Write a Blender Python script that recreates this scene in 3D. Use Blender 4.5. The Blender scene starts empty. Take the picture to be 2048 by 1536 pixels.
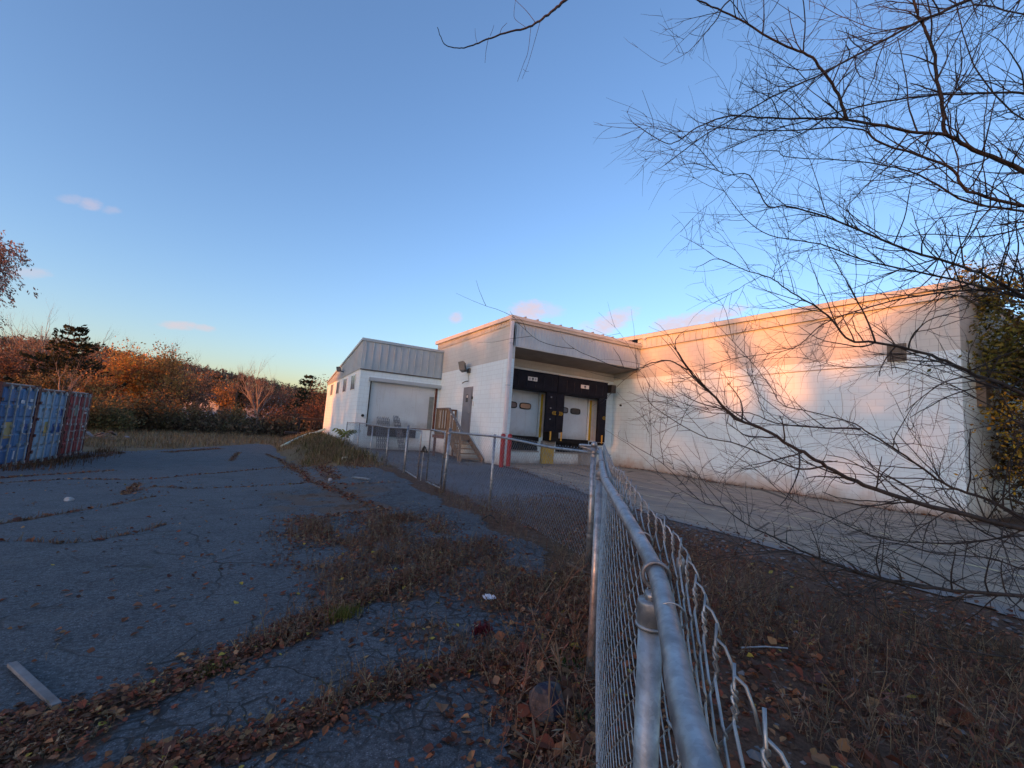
import bpy, math, random, time
T00 = time.time()
import numpy as np
from mathutils import Vector, Matrix, Euler
from mathutils import noise as mnoise
R = random.Random(7)
NR = np.random.RandomState(5)
scene = bpy.context.scene
COL = scene.collection
rad = math.radians

# ------------------------------------------------------------------ camera
F_PX, PITCH, ROLL, YAW, EYE = 848.4, 0.10708, 0.07279, 0.51427, 1.38
cy, sy, cp, sp, cr, sr = math.cos(YAW), math.sin(YAW), math.cos(PITCH), math.sin(PITCH), math.cos(ROLL), math.sin(ROLL)
FW = Vector((sy*cp, cy*cp, sp)); r0 = Vector((cy, -sy, 0)); u0 = r0.cross(FW)
RT = r0*cr + u0*sr; UP = u0*cr - r0*sr
E0 = Vector((0, 0, EYE))
cam = bpy.data.cameras.new("camera"); camo = bpy.data.objects.new("camera", cam); COL.objects.link(camo)
cam.sensor_width = 36; cam.lens = F_PX/2048*36; cam.clip_start = 0.02; cam.clip_end = 3000
camo.matrix_world = Matrix(((RT.x, UP.x, -FW.x, 0), (RT.y, UP.y, -FW.y, 0), (RT.z, UP.z, -FW.z, EYE), (0, 0, 0, 1)))
scene.camera = camo

def ray(u, v): return RT*((u-1024)/F_PX) - UP*((v-768)/F_PX) + FW
def hx(u, v, X): d = ray(u, v); return E0 + d*(X/d.x)
def hy(u, v, Y): d = ray(u, v); return E0 + d*(Y/d.y)
def hz(u, v, Z): d = ray(u, v); return E0 + d*((Z-EYE)/d.z)
def hd(u, v, D): return E0 + ray(u, v)*D            # at depth D along the view axis
def at_dist(u, v, D):
    d = ray(u, v); return E0 + d*(D/math.hypot(d.x, d.y))

def sm(a, b, x):
    t = np.clip((np.asarray(x, float)-a)/(b-a), 0, 1); return t*t*(3-2*t)
def g(x, y):
    """height of the ground"""
    x = np.asarray(x, float); y = np.asarray(y, float)
    L = -0.95*sm(3, 24, y-0.25*x)
    U = -0.1*sm(12, 18, y) - 0.08*sm(5.5, 8, x)*(1-sm(10, 14, y))
    U = U + 0.06*np.exp(-((x-3.1)/1.5)**2)*sm(18.5, 22.5, y)*(1-sm(31, 36, y))
    U = U*(1-sm(36, 46, y)) - 0.95*sm(36, 46, y)
    t = sm(0.7, 3.0, x)
    z = L*(1-t) + U*t
    return z + 0.012*np.sin(x*1.7+y*.6)*np.sin(y*1.3-x*.4)*(1-sm(20, 40, y))
def gz(x, y): return float(g(x, y))
def hg(u, v):
    z = 0.0
    for _ in range(12):
        P = hz(u, v, z); z = 0.5*z+0.5*gz(P.x, P.y)
    return Vector((P.x, P.y, gz(P.x, P.y)))

# ------------------------------------------------------------------ object helpers
ORG = {}
class MB:
    def __init__(s): s.v = []; s.f = []; s.c = []; s.col = None
    def vert(s, p):
        s.v.append((p[0], p[1], p[2])); s.c.append(s.col or (1, 1, 1)); return len(s.v)-1
    def face(s, pts):
        s.f.append([s.vert(p) for p in pts])
    def box(s, x0, x1, y0, y1, z0, z1):
        b = len(s.v)
        for x, y, z in ((x0,y0,z0),(x1,y0,z0),(x1,y1,z0),(x0,y1,z0),(x0,y0,z1),(x1,y0,z1),(x1,y1,z1),(x0,y1,z1)): s.vert((x, y, z))
        for f in ((0,3,2,1),(4,5,6,7),(0,1,5,4),(1,2,6,5),(2,3,7,6),(3,0,4,7)): s.f.append([b+i for i in f])
        return s
    def hexa(s, P):
        b = len(s.v)
        for p in P: s.vert(p)
        for f in ((0,3,2,1),(4,5,6,7),(0,1,5,4),(1,2,6,5),(2,3,7,6),(3,0,4,7)): s.f.append([b+i for i in f])
        return s
    def bar(s, p, q, w, h, up=(0, 0, 1)):
        p = Vector(p); q = Vector(q); d = (q-p).normalized(); up = Vector(up)
        a = d.cross(up)
        if a.length < 1e-4: a = d.cross(Vector((1, 0, 0)))
        a.normalize(); n = a.cross(d).normalized()
        a *= w/2; n *= h/2
        return s.hexa([p-a-n, p+a-n, q+a-n, q-a-n, p-a+n, p+a+n, q+a+n, q-a+n])
    def tube(s, pts, r, n=6, cap=True):
        pts = [Vector(p) for p in pts]; m = len(pts)
        if m < 2: return s
        rr = r if isinstance(r, (list, tuple)) else [r]*m
        b = len(s.v); prev = None
        for i, p in enumerate(pts):
            t = (pts[min(i+1, m-1)]-pts[max(i-1, 0)])
            if t.length < 1e-9: t = Vector((0, 0, 1))
            t.normalize()
            if prev is None:
                a = t.cross(Vector((0, 0, 1)) if abs(t.z) < .9 else Vector((1, 0, 0))).normalized()
            else:
                a = prev - t*prev.dot(t)
                if a.length < 1e-6: a = t.orthogonal()
                a.normalize()
            prev = a; c = t.cross(a)
            for k in range(n):
                an = 2*math.pi*k/n; s.vert(p + (a*math.cos(an)+c*math.sin(an))*rr[i])
        for i in range(m-1):
            for k in range(n):
                k2 = (k+1) % n
                s.f.append([b+i*n+k, b+i*n+k2, b+(i+1)*n+k2, b+(i+1)*n+k])
        if cap and n > 2:
            s.f.append([b+k for k in range(n)][::-1]); s.f.append([b+(m-1)*n+k for k in range(n)])
        return s
    def cyl(s, p, q, r, n=12): return s.tube([p, q], r, n)
    def ring(s, c, ax, Rr, r, n=14, k=6):
        c = Vector(c); ax = Vector(ax).normalized(); a = ax.orthogonal().normalized(); b = ax.cross(a)
        pts = [c+(a*math.cos(2*math.pi*i/n)+b*math.sin(2*math.pi*i/n))*Rr for i in range(n+1)]
        return s.tube(pts, r, k, cap=False)
    def build(s, name, mat, parent=None, smooth=False, loc=None, colors=False, bevel=0):
        V = np.array(s.v, float)
        if parent is not None: o0 = ORG[parent.name]
        elif loc is not None: o0 = Vector(loc)
        else:
            mn, mx = V.min(0), V.max(0); o0 = Vector(((mn[0]+mx[0])/2, (mn[1]+mx[1])/2, mn[2]))
        me = bpy.data.meshes.new(name)
        me.from_pydata((V-np.array(o0)).tolist(), [], s.f)
        if colors:
            ca = me.color_attributes.new("Col", 'FLOAT_COLOR', 'POINT')
            ca.data.foreach_set("color", np.hstack([np.array(s.c, np.float32), np.ones((len(s.c), 1), np.float32)]).ravel())
        me.materials.append(mat)
        if smooth: me.polygons.foreach_set("use_smooth", [True]*len(me.polygons))
        me.update()
        o = bpy.data.objects.new(name, me); COL.objects.link(o)
        if parent is not None: o.parent = parent
        else: o.location = o0
        ORG[o.name] = o0
        if bevel:
            md = o.modifiers.new("bevel", 'BEVEL'); md.width = bevel; md.segments = 2; md.limit_method = 'ANGLE'
        return o

def thing(name, label, cat, loc, group=None):
    o = bpy.data.objects.new(name, None); COL.objects.link(o); o.location = loc; o.empty_display_size = .2
    o['label'] = label; o['category'] = cat
    if group: o['group'] = group
    ORG[o.name] = Vector(loc); return o
def tag(o, label=None, cat=None, group=None, kind=None):
    if label: o['label'] = label
    if cat: o['category'] = cat
    if group: o['group'] = group
    if kind: o['kind'] = kind
    return o

# ------------------------------------------------------------------ materials
class NT:
    def __init__(s, name):
        s.m = bpy.data.materials.new(name); s.m.use_nodes = True; s.t = s.m.node_tree
        s.b = s.t.nodes['Principled BSDF']; s.out = s.t.nodes['Material Output']
    def n(s, typ, **kw):
        nd = s.t.nodes.new(typ)
        for k, v in kw.items(): setattr(nd, k, v)
        return nd
    def put(s, sock, v):
        if isinstance(v, bpy.types.NodeSocket): s.t.links.new(v, sock)
        elif v is not None:
            if sock.type == 'RGBA' and len(v) == 3: v = (*v, 1)
            sock.default_value = v
    def pos(s): return s.n('ShaderNodeNewGeometry').outputs['Position']
    def obj(s): return s.n('ShaderNodeTexCoord').outputs['Object']
    def noise(s, vec, scale, detail=5, rough=.55, dist=0, out='Fac'):
        nd = s.n('ShaderNodeTexNoise'); s.put(nd.inputs['Vector'], vec)
        nd.inputs['Scale'].default_value = scale; nd.inputs['Detail'].default_value = detail
        nd.inputs['Roughness'].default_value = rough; nd.inputs['Distortion'].default_value = dist
        return nd.outputs[out]
    def vor(s, vec, scale, feature='DISTANCE_TO_EDGE', out='Distance'):
        nd = s.n('ShaderNodeTexVoronoi', feature=feature); s.put(nd.inputs['Vector'], vec); nd.inputs['Scale'].default_value = scale
        return nd.outputs[out]
    def ramp(s, fac, a, b, lo=(0, 0, 0), hi=(1, 1, 1)):
        nd = s.n('ShaderNodeValToRGB'); s.put(nd.inputs['Fac'], fac); e = nd.color_ramp.elements
        e[0].position = a; e[1].position = b; e[0].color = (*lo, 1); e[1].color = (*hi, 1); return nd.outputs['Color']
    def rng(s, v, a, b, c=0, d=1):
        nd = s.n('ShaderNodeMapRange', interpolation_type='SMOOTHSTEP'); s.put(nd.inputs[0], v)
        for i, q in enumerate((a, b, c, d)): nd.inputs[i+1].default_value = q
        return nd.outputs[0]
    def mix(s, f, a, b, mode='MIX'):
        nd = s.n('ShaderNodeMix', data_type='RGBA', blend_type=mode)
        s.put(nd.inputs[0], f); s.put(nd.inputs[6], a); s.put(nd.inputs[7], b); return nd.outputs[2]
    def math(s, op, a, b=None, c=None):
        nd = s.n('ShaderNodeMath', operation=op); s.put(nd.inputs[0], a)
        if b is not None: s.put(nd.inputs[1], b)
        if c is not None: s.put(nd.inputs[2], c)
        return nd.outputs[0]
    def sep(s, v):
        nd = s.n('ShaderNodeSeparateXYZ'); s.put(nd.inputs[0], v); return nd.outputs
    def comb(s, x, y, z):
        nd = s.n('ShaderNodeCombineXYZ')
        for i, q in enumerate((x, y, z)): s.put(nd.inputs[i], q)
        return nd.outputs[0]
    def scale(s, v, k):
        nd = s.n('ShaderNodeMapping'); s.put(nd.inputs[0], v); nd.inputs['Scale'].default_value = k; return nd.outputs[0]
    def attr(s, name='Col'):
        nd = s.n('ShaderNodeAttribute'); nd.attribute_name = name; return nd.outputs['Color']
    def bump(s, h, strength, dist=.01, nrm=None):
        nd = s.n('ShaderNodeBump'); s.put(nd.inputs['Height'], h); nd.inputs['Strength'].default_value = strength
        nd.inputs['Distance'].default_value = dist
        if nrm is not None: s.put(nd.inputs['Normal'], nrm)
        return nd.outputs[0]
    def fin(s, col, rough=.8, metal=0, nrm=None, spec=.4):
        s.put(s.b.inputs['Base Color'], col); s.put(s.b.inputs['Roughness'], rough); s.put(s.b.inputs['Metallic'], metal)
        s.b.inputs['Specular IOR Level'].default_value = spec
        if nrm is not None: s.put(s.b.inputs['Normal'], nrm)
        return s.m

def simple(name, a, b=None, scale=4, rough=.7, metal=0, bump=.15, bscale=60, spec=.4, detail=6, lo=.35, hi=.65, vec='pos', k=None):
    t = NT(name); v = t.pos() if vec == 'pos' else t.obj()
    if k: v = t.scale(v, k)
    b = b or tuple(c*.75 for c in a)
    c = t.ramp(t.noise(v, scale, detail), lo, hi, a, b)
    nr = t.bump(t.noise(v, bscale, 4), bump, .01) if bump else None
    return t.fin(c, rough, metal, nr, spec)

def foliage(name, rough=.75, trans=.25):
    t = NT(name); c = t.attr()
    v = t.noise(t.pos(), 3, 3)
    c2 = t.mix(t.rng(v, .3, .7, 0, .5), c, t.mix(1.0, c, (.55, .5, .45), 'MULTIPLY'))
    m = t.fin(c2, rough, 0, None, .2)
    if trans:
        tr = t.n('ShaderNodeBsdfTranslucent'); t.put(tr.inputs[0], c2)
        mx = t.n('ShaderNodeMixShader'); mx.inputs[0].default_value = trans
        t.t.links.new(t.b.outputs[0], mx.inputs[1]); t.t.links.new(tr.outputs[0], mx.inputs[2]); t.t.links.new(mx.outputs[0], t.out.inputs[0])
    return m

def wall_mat(name, band_z, white=(.74, .86, .88), band=(.62, .625, .58), dirt=1.0):
    t = NT(name); p = t.pos(); x, y, z = t.sep(p)
    q = t.comb(t.math('ADD', x, y), z, 0.0)
    br = t.n('ShaderNodeTexBrick'); t.put(br.inputs['Vector'], q)
    br.inputs['Scale'].default_value = 1; br.inputs['Brick Width'].default_value = .406; br.inputs['Row Height'].default_value = .203
    br.inputs['Mortar Size'].default_value = .012; br.inputs['Mortar Smooth'].default_value = .6
    br.inputs['Color1'].default_value = (1, 1, 1, 1); br.inputs['Color2'].default_value = (.965, .965, .965, 1); br.inputs['Mortar'].default_value = (.84, .84, .84, 1)
    n1 = t.noise(p, .6, 5); n2 = t.noise(t.scale(p, (6, 6, .35)), 1.0, 6)
    zz = t.math('ADD', z, t.math('MULTIPLY', t.noise(p, 25, 3), .02))
    isb = t.rng(zz, band_z, band_z+.03)
    c = t.mix(isb, t.mix(t.rng(n1, .3, .7, 0, .6), white, tuple(w*.90 for w in white)), t.mix(t.rng(n1, .35, .65), band, tuple(w*.86 for w in band)))
    c = t.mix(1.0, c, br.outputs['Color'], 'MULTIPLY')
    c = t.mix(t.rng(n2, .52, .74, 0, .22), c, (.42, .40, .37))
    # dirt splashed and rusty scum at the foot
    dz = t.math('SUBTRACT', z, t.math('MULTIPLY', t.noise(p, 1.7, 6, .65), 1.15))
    c = t.mix(t.rng(dz, -.75, .12, .85*dirt, 0), c, (.43, .33, .25))
    dz2 = t.math('SUBTRACT', z, t.math('MULTIPLY', t.noise(p, 4.5, 6, .7), .5))
    c = t.mix(t.rng(dz2, -.38, -.12, .8*dirt, 0), c, (.17, .12, .085))
    nb = t.bump(br.outputs['Fac'], -.6, .008)
    nb = t.bump(t.noise(p, 70, 4), .22, .006, nb)
    return t.fin(c, .62, 0, nb, .3)

W_MAIN = wall_mat('painted_block_wall', 4.30)
W_DOCK = wall_mat('painted_block_wall_dock', 4.22, dirt=.7)
W_ANNEX = wall_mat('painted_block_wall_annex', 50.0, white=(.73, .86, .89), dirt=.6)
METAL_SHEET = simple('painted_metal_sheet', (.43, .50, .53), (.37, .43, .46), 1.2, .45, 0, .03, 8, .5)
METAL_TRIM = simple('cream_metal_trim', (.56, .57, .53), (.47, .475, .44), 1.5, .42, 0, .03, 8, .5)
METAL_FASCIA = simple('pale_metal_fascia', (.49, .55, .58), (.43, .48, .51), 1.3, .45, 0, .03, 8, .5)
GUTTER = simple('white_downspout_paint', (.66, .66, .68), (.55, .55, .57), 2, .4, 0, .02, 8, .5)
ROOF = simple('grey_roof', (.22, .22, .23), (.17, .17, .18), 1, .6)
SOFFIT = simple('soffit_board', (.30, .26, .22), (.24, .205, .175), 1.5, .75, 0, .1, 30)
def door_mat():
    t = NT('white_overhead_door'); p = t.pos(); z = t.sep(p)[2]
    c = t.mix(t.rng(t.noise(p, .9, 5), .35, .65), (.60, .67, .70), (.53, .59, .62))
    c = t.mix(t.rng(t.noise(t.scale(p, (9, 9, .5)), 1.2, 6, .7), .52, .72, 0, .4), c, (.36, .34, .31))
    c = t.mix(t.rng(t.noise(t.scale(p, (1.5, 1.5, 7)), 3.5, 7, .75), .60, .68, 0, .5), c, (.24, .235, .23))
    c = t.mix(t.rng(t.math('SUBTRACT', z, t.math('MULTIPLY', t.noise(p, 5, 6, .7), .6)), .75, 1.25, .55, 0), c, (.26, .235, .20))
    return t.fin(c, .5, 0, t.bump(t.noise(p, 2.2, 3), .35, .03), .4)
DOORW = door_mat()
DOORG = simple('grey_steel_door', (.20, .215, .235), (.17, .18, .20), 2, .45, 0, .04, 10, .5)
BLACKV = simple('black_vinyl', (.006, .007, .013), (.011, .013, .021), 3, .7, 0, .5, 5, .2)
BLACKR = simple('black_rubber', (.012, .012, .013), (.022, .021, .02), 6, .8, 0, .3, 30, .2)
YEL = simple('yellow_paint', (.58, .40, .025), (.46, .30, .03), 3, .55, 0, .15, 30)
YELD = simple('worn_yellow_paint', (.50, .34, .05), (.36, .26, .09), 4, .7, 0, .25, 30)
YELTAB = simple('orange_yellow_tab', (.62, .37, .06), (.5, .28, .04), 4, .5, 0, .05)
RED = simple('red_bollard_paint', (.34, .012, .016), (.25, .012, .015), 5, .5, 0, .15, 30)
RUST = simple('rusty_steel', (.16, .06, .035), (.08, .035, .025), 8, .85, 0, .4, 40)
BROWNB = simple('brown_timber_bumper', (.055, .038, .032), (.035, .025, .022), 6, .85, 0, .4, 30, k=(1, 1, 8))
CONC = simple('concrete', (.32, .30, .275), (.24, .22, .20), 3, .88, 0, .35, 40)
DARKGLASS = simple('dark_door_glass', (.02, .02, .022), (.03, .03, .03), 3, .12, 0, 0, 5, .6)
TANGLASS = simple('tan_blind_behind_glass', (.38, .22, .13), (.33, .19, .11), 3, .15, 0, 0, 5, .5)
GREYGLASS = simple('grey_window_glass', (.10, .11, .13), (.14, .15, .17), 2, .15, 0, 0, 5, .5)
WHITEP = simple('white_plate', (.72, .70, .66), (.62, .60, .56), 5, .5, 0, 0)
BLACKP = simple('black_paint', (.02, .02, .02), (.03, .03, .03), 5, .5, 0, 0)
WOOD = simple('weathered_pine', (.30, .19, .11), (.19, .125, .08), 6, .8, 0, .3, 30, k=(3, 3, .6))
WOODG = simple('grey_weathered_board', (.22, .205, .20), (.13, .115, .11), 8, .85, 0, .5, 40, k=(1, 1, 1))
WOODRED = simple('red_stained_rail', (.20, .09, .05), (.13, .06, .04), 6, .8, 0, .3, 30)
PVC = simple('pale_green_pipe', (.30, .50, .45), (.42, .55, .50), 3, .5, 0, .1)
IVORY = simple('ivory_pipe', (.72, .64, .45), (.62, .55, .38), 8, .5, 0, .1)
STONE = simple('grey_stone', (.16, .155, .16), (.075, .072, .075), 9, .9, 0, .7, 35)
STONEB = simple('blue_black_wrap', (.012, .016, .035), (.02, .026, .05), 9, .45, 0, .3, 25)
PAPER = simple('white_paper', (.74, .74, .79), (.62, .62, .68), 14, .8, 0, .2, 60)
BARKN = simple('young_bark', (.020, .016, .014), (.05, .042, .037), 22, .85, 0, .5, 90)
BARKF = simple('far_bark', (.085, .06, .045), (.14, .10, .075), 3, .9, 0, 0)
BARKP = simple('pale_bark', (.20, .15, .12), (.27, .21, .17), 3, .9, 0, 0)
LEAFM = foliage('leaf_litter_leaf', .7, .15)
WEEDM = foliage('dry_weed', .85, .2)
CROWNM = foliage('tree_foliage', .8, .3)
LAMPG = simple('bronze_lamp_housing', (.16, .14, .12), (.11, .10, .085), 6, .5, .3, .1)
LENS = simple('lamp_lens', (.45, .43, .38), (.35, .33, .3), 6, .2, 0, 0)
FRAMED = simple('dark_steel_frame', (.02, .016, .014), (.035, .028, .024), 5, .8)

def galv(name, base=(.40, .41, .42)):
    t = NT(name); p = t.pos()
    sp_ = t.n('ShaderNodeTexVoronoi', feature='F1'); t.put(sp_.inputs['Vector'], p); sp_.inputs['Scale'].default_value = 130
    c = t.mix(t.rng(t.noise(p, 22, 5), .35, .7), base, tuple(b*.62 for b in base))
    c = t.mix(.16, c, t.mix(1, c, t.sep(sp_.outputs['Color'])[0], 'MULTIPLY'))
    c = t.mix(t.rng(t.noise(p, 9, 6, .7),   .58, .78, 0, .4), c, (.46, .48, .50))
    c = t.mix(t.rng(t.noise(t.scale(p, (3, 3, 1)), 14, 6, .7), .64, .74, 0, .6), c, (.20, .13, .09))
    r = t.rng(t.noise(p, 40, 4), .3, .7, .34, .58)
    return t.fin(c, r, .72, t.bump(t.noise(p, 300, 3), .12, .002), .5)
GALV = galv('galvanised_pipe'); GALVD = galv('dull_galvanised_steel', (.20, .22, .25)); WIRE = galv('galvanised_wire', (.40, .43, .44))
# ------------------------------------------------------------------ ground
_GX = np.arange(-20, 41, .1); _GY = np.arange(-14, 60, .1)
_GT = g(*np.meshgrid(_GX, _GY, indexing='ij'))
_gz0 = gz
def gz(x, y):
    fx = (x+20)*10; fy = (y+14)*10; i = int(fx); j = int(fy)
    if fx < 0 or fy < 0 or i >= len(_GX)-1 or j >= len(_GY)-1: return _gz0(x, y)
    fx -= i; fy -= j
    return float((_GT[i, j]*(1-fx)+_GT[i+1, j]*fx)*(1-fy)+(_GT[i, j+1]*(1-fx)+_GT[i+1, j+1]*fx)*fy)
def px_line(pts): return [hg(u, v) for u, v in pts]
def seg_dist(X, Y, line):
    d = np.full(np.shape(X), 1e9)
    for a, b in zip(line[:-1], line[1:]):
        dx, dy = b[0]-a[0], b[1]-a[1]; L2 = dx*dx+dy*dy+1e-12
        t = np.clip(((X-a[0])*dx+(Y-a[1])*dy)/L2, 0, 1)
        d = np.minimum(d, np.hypot(X-a[0]-t*dx, Y-a[1]-t*dy))
    return d
def inpoly(X, Y, poly):
    r = np.zeros(np.shape(X), bool); n = len(poly); j = n-1
    for i in range(n):
        xi, yi, xj, yj = poly[i][0], poly[i][1], poly[j][0], poly[j][1]
        c = ((yi > Y) != (yj > Y)) & (X < (xj-xi)*(Y-yi)/(yj-yi+1e-12)+xi)
        r ^= c; j = i
    return r
_nz = {}
def fnoise(X, Y, s, seed=0):
    """cheap smooth value noise, vectorised"""
    if seed not in _nz: _nz[seed] = np.random.RandomState(100+seed).rand(256, 256)
    T = _nz[seed]; x = np.asarray(X)*s+37.3; y = np.asarray(Y)*s+91.7
    xi = np.floor(x).astype(int); yi = np.floor(y).astype(int); fx = x-xi; fy = y-yi
    fx = fx*fx*(3-2*fx); fy = fy*fy*(3-2*fy)
    a = T[xi % 256, yi % 256]; b = T[(xi+1) % 256, yi % 256]; c = T[xi % 256, (yi+1) % 256]; d = T[(xi+1) % 256, (yi+1) % 256]
    return (a*(1-fx)+b*fx)*(1-fy)+(c*(1-fx)+d*fx)*fy
def fbm(X, Y, s, seed=0): return (fnoise(X, Y, s, seed)+.5*fnoise(X, Y, s*2.1, seed+1)+.25*fnoise(X, Y, s*4.3, seed+2))/1.75

# leaf strips and weedy cracks, (pixels of the photograph -> places on the lot, half width in metres)
STRIPS = [
 ([(-160,1500),(-40,1470),(60,1465),(150,1440),(250,1410),(350,1372),(450,1325),(540,1285),(620,1250),(690,1215),(760,1185),(840,1150),(900,1130)], .125, 1.0),
 ([(-100,1560),(0,1520),(90,1500),(170,1470)], .13, 1.0),
 ([(250,1570),(330,1525),(430,1500),(520,1480),(610,1455),(700,1405),(780,1375),(860,1345),(960,1330),(1060,1310)], .11, 1.0),
 ([(1000,1340),(1080,1400),(1130,1470),(1170,1560)], .17, .9),
]
CRACKS = [
 ([(-60,972),(0,966),(137,958),(222,959),(290,958),(427,946),(564,934),(684,925),(740,935)], .10, .8),
 ([(239,990),(308,973),(376,978),(513,973),(615,966),(700,970),(790,965)], .09, .7),
 ([(-60,1052),(0,1049),(60,1040),(127,1027),(224,1012),(308,994)], .05, .7),
 ([(-60,1090),(0,1085),(60,1084),(119,1089),(195,1083),(290,1063),(330,1050)], .025, .35),
 ([(478,905),(470,912),(461,922)], .14, .9),
 ([(533,908),(560,920),(581,932),(606,946),(620,962),(690,990),(760,1020)], .16, .9),
 ([(642,930),(655,945),(668,960)], .25, .9),
 ([(330,905),(400,900),(440,897)], .35, .9),
 ([(-20,930),(60,928),(130,918),(200,912),(240,905)], .4, .7),
 ([(-40,960),(60,950),(160,945),(230,940)], .22, .6),
 ([(250,990),(262,978),(276,968)], .10, .9),
]
STRIPW = [(px_line(p), w, d) for p, w, d in STRIPS]
CRACKW = [(px_line(p), w, d) for p, w, d in CRACKS]
R1 = [(v.x, v.y) for v in px_line([(680,985),(760,1000),(860,1040),(930,1075),(1010,1050),(1090,1045),(1172,1085),(1182,1330),(1120,1345),(1010,1325),(900,1300),(800,1235),(700,1180),(640,1120),(610,1060)])]
R1C = px_line([(660,985),(740,1030),(810,1090),(880,1150),(960,1190),(1060,1220),(1150,1250)])
FENCE1 = [(-.62, -.80), (0.17, 0.10), (1.80, 2.03), (3.17, 3.66)]
def lit_dens(X, Y):
    d = np.zeros(np.shape(X))
    for ln, w, k in STRIPW:
        q = seg_dist(X, Y, ln)+(fbm(X, Y, 5, 3)-.5)*.16
        d = np.maximum(d, k*(1-sm(w*.75, w*1.35, q)))
    for ln, w, k in CRACKW:
        q = seg_dist(X, Y, ln)+(fbm(X, Y, 2.5, 6)-.5)*w*2.2
        d = np.maximum(d, k*(1-sm(w*.5, w*1.2, q)))
    q = seg_dist(X, Y, R1C)
    d = np.maximum(d, (1-sm(.3, 1.5, q+(fbm(X, Y, 1.1, 19)-.5)*1.2))*sm(.36, .54, fbm(X, Y, 2.6, 9))*.95)
    d = np.maximum(d, (1-sm(.05, .5, q))*.6)
    return np.clip(d, 0, 1)
def fence1_side(X, Y):
    a, b = FENCE1[0], FENCE1[-1]; dx, dy = b[0]-a[0], b[1]-a[1]; L = math.hypot(dx, dy)
    return ((X-a[0])*dy-(Y-a[1])*dx)/L          # >0 on the right hand side
LOT = [(-16,-8),(-1.6,-2),(-.2,-.2),(1.15,1.75),(2.55,3.55),(2.95,4.4),(2.95,9),(3.0,12),(2.35,14),(1.8,17),(1.3,20),(1.0,25),(.7,30),(.6,35),(-.6,35.5),(-2,32.5),(-3.2,30.5),(-5,27.5),(-6.2,25.5),(-16,25.5)]

def axis(parts):
    a = [parts[0][0]]
    for lo, hi, st in parts:
        n = max(1, round((hi-lo)/st)); a += [lo+(hi-lo)*(i+1)/n for i in range(n)]
    return np.array(a)
def grid_mesh(xs, ys, zf, keep=None, colf=None):
    X, Y = np.meshgrid(xs, ys, indexing='ij'); Z = zf(X, Y); n, m = X.shape
    idx = np.arange(n*m).reshape(n, m)
    F = np.stack([idx[:-1, :-1], idx[1:, :-1], idx[1:, 1:], idx[:-1, 1:]], -1).reshape(-1, 4)
    if keep is not None:
        xc = (X[:-1, :-1]+X[1:, 1:])/2; yc = (Y[:-1, :-1]+Y[1:, 1:])/2
        F = F[keep(xc, yc).ravel()]
    V = np.stack([X, Y, Z], -1).reshape(-1, 3); C = colf(X, Y).reshape(-1, 3) if colf else None
    used = np.unique(F); mp = -np.ones(len(V), int); mp[used] = np.arange(len(used))
    return V[used], mp[F], (C[used] if C is not None else None)
def np_obj(name, V, F, C, mat, smooth=True):
    me = bpy.data.meshes.new(name); me.from_pydata(V.tolist(), [], F.tolist())
    if C is not None:
        ca = me.color_attributes.new("Col", 'FLOAT_COLOR', 'POINT')
        ca.data.foreach_set("color", np.hstack([C, np.ones((len(C), 1))]).astype(np.float32).ravel())
    me.materials.append(mat)
    if smooth: me.polygons.foreach_set("use_smooth", [True]*len(me.polygons))
    o = bpy.data.objects.new(name, me); COL.objects.link(o); ORG[name] = Vector((0, 0, 0)); return o

def ground_col(X, Y):
    n = fbm(X, Y, 1.1, 12)[..., None]; n2 = fbm(X, Y, .35, 15)[..., None]
    dirt = np.array((.135, .092, .066)); litter = np.array((.135, .068, .042)); grassy = np.array((.22, .165, .09)); gravel = np.array((.15, .152, .165)); dark = np.array((.045, .034, .024)); moss = np.array((.06, .062, .028))
    c = dirt*(1-n)+litter*n
    c = c*(1-.35*sm(.55, .7, n2))+moss*.35*sm(.55, .7, n2)
    gv = (sm(3.2, 4.0, X)*(1-sm(7.4, 8.2, X))*sm(5.6, 7.2, Y+(fbm(X, Y, .8, 20)-.5)*3)*(1-sm(20, 22, Y)))[..., None]
    gv2 = (sm(.52, .62, fbm(X, Y, .9, 31))*sm(3.4, 4.2, X)*sm(2.0, 4.5, Y)*(1-sm(9, 10, Y)))[..., None]*.8
    gv = np.maximum(gv*np.clip(.55+fbm(X, Y, .7, 33)[..., None], 0, 1), gv2)
    c = c*(1-gv)+gravel*gv*(.7+.6*n)
    gg = (sm(12, 16, Y)*(1-sm(3.4, 4.2, X))+sm(24, 28, Y)*(X < 3.9))
    gg = np.clip(gg, 0, 1)[..., None]*(.5+.5*n2)
    c = c*(1-gg)+grassy*gg
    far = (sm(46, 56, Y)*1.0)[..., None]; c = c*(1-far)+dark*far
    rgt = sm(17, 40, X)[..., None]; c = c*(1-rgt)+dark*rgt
    return c
xs = axis([(-500,-120,40),(-120,-30,9),(-30,-8,1.2),(-8,-2,.4),(-2,8,.1),(8,16,.4),(16,40,2),(40,130,10),(130,500,40)])
ys = axis([(-300,-60,40),(-60,-8,6),(-8,-1,.5),(-1,7,.1),(7,16,.22),(16,36,.5),(36,60,2),(60,150,9),(150,700,50)])
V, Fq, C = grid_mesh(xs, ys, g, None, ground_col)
t = NT('dirt_ground'); p = t.pos()
c = t.attr()
n1 = t.noise(p, 9, 8, .65); n2 = t.noise(p, 55, 5, .7)
c = t.mix(1, c, t.ramp(n1, .3, .72, (.55, .55, .55), (1.35, 1.3, 1.25)), 'MULTIPLY')
c = t.mix(1, c, t.ramp(n2, .3, .7, (.6, .6, .6), (1.3, 1.3, 1.3)), 'MULTIPLY')
pb = t.n('ShaderNodeTexVoronoi', feature='F1'); t.put(pb.inputs['Vector'], p); pb.inputs['Scale'].default_value = 38
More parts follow.
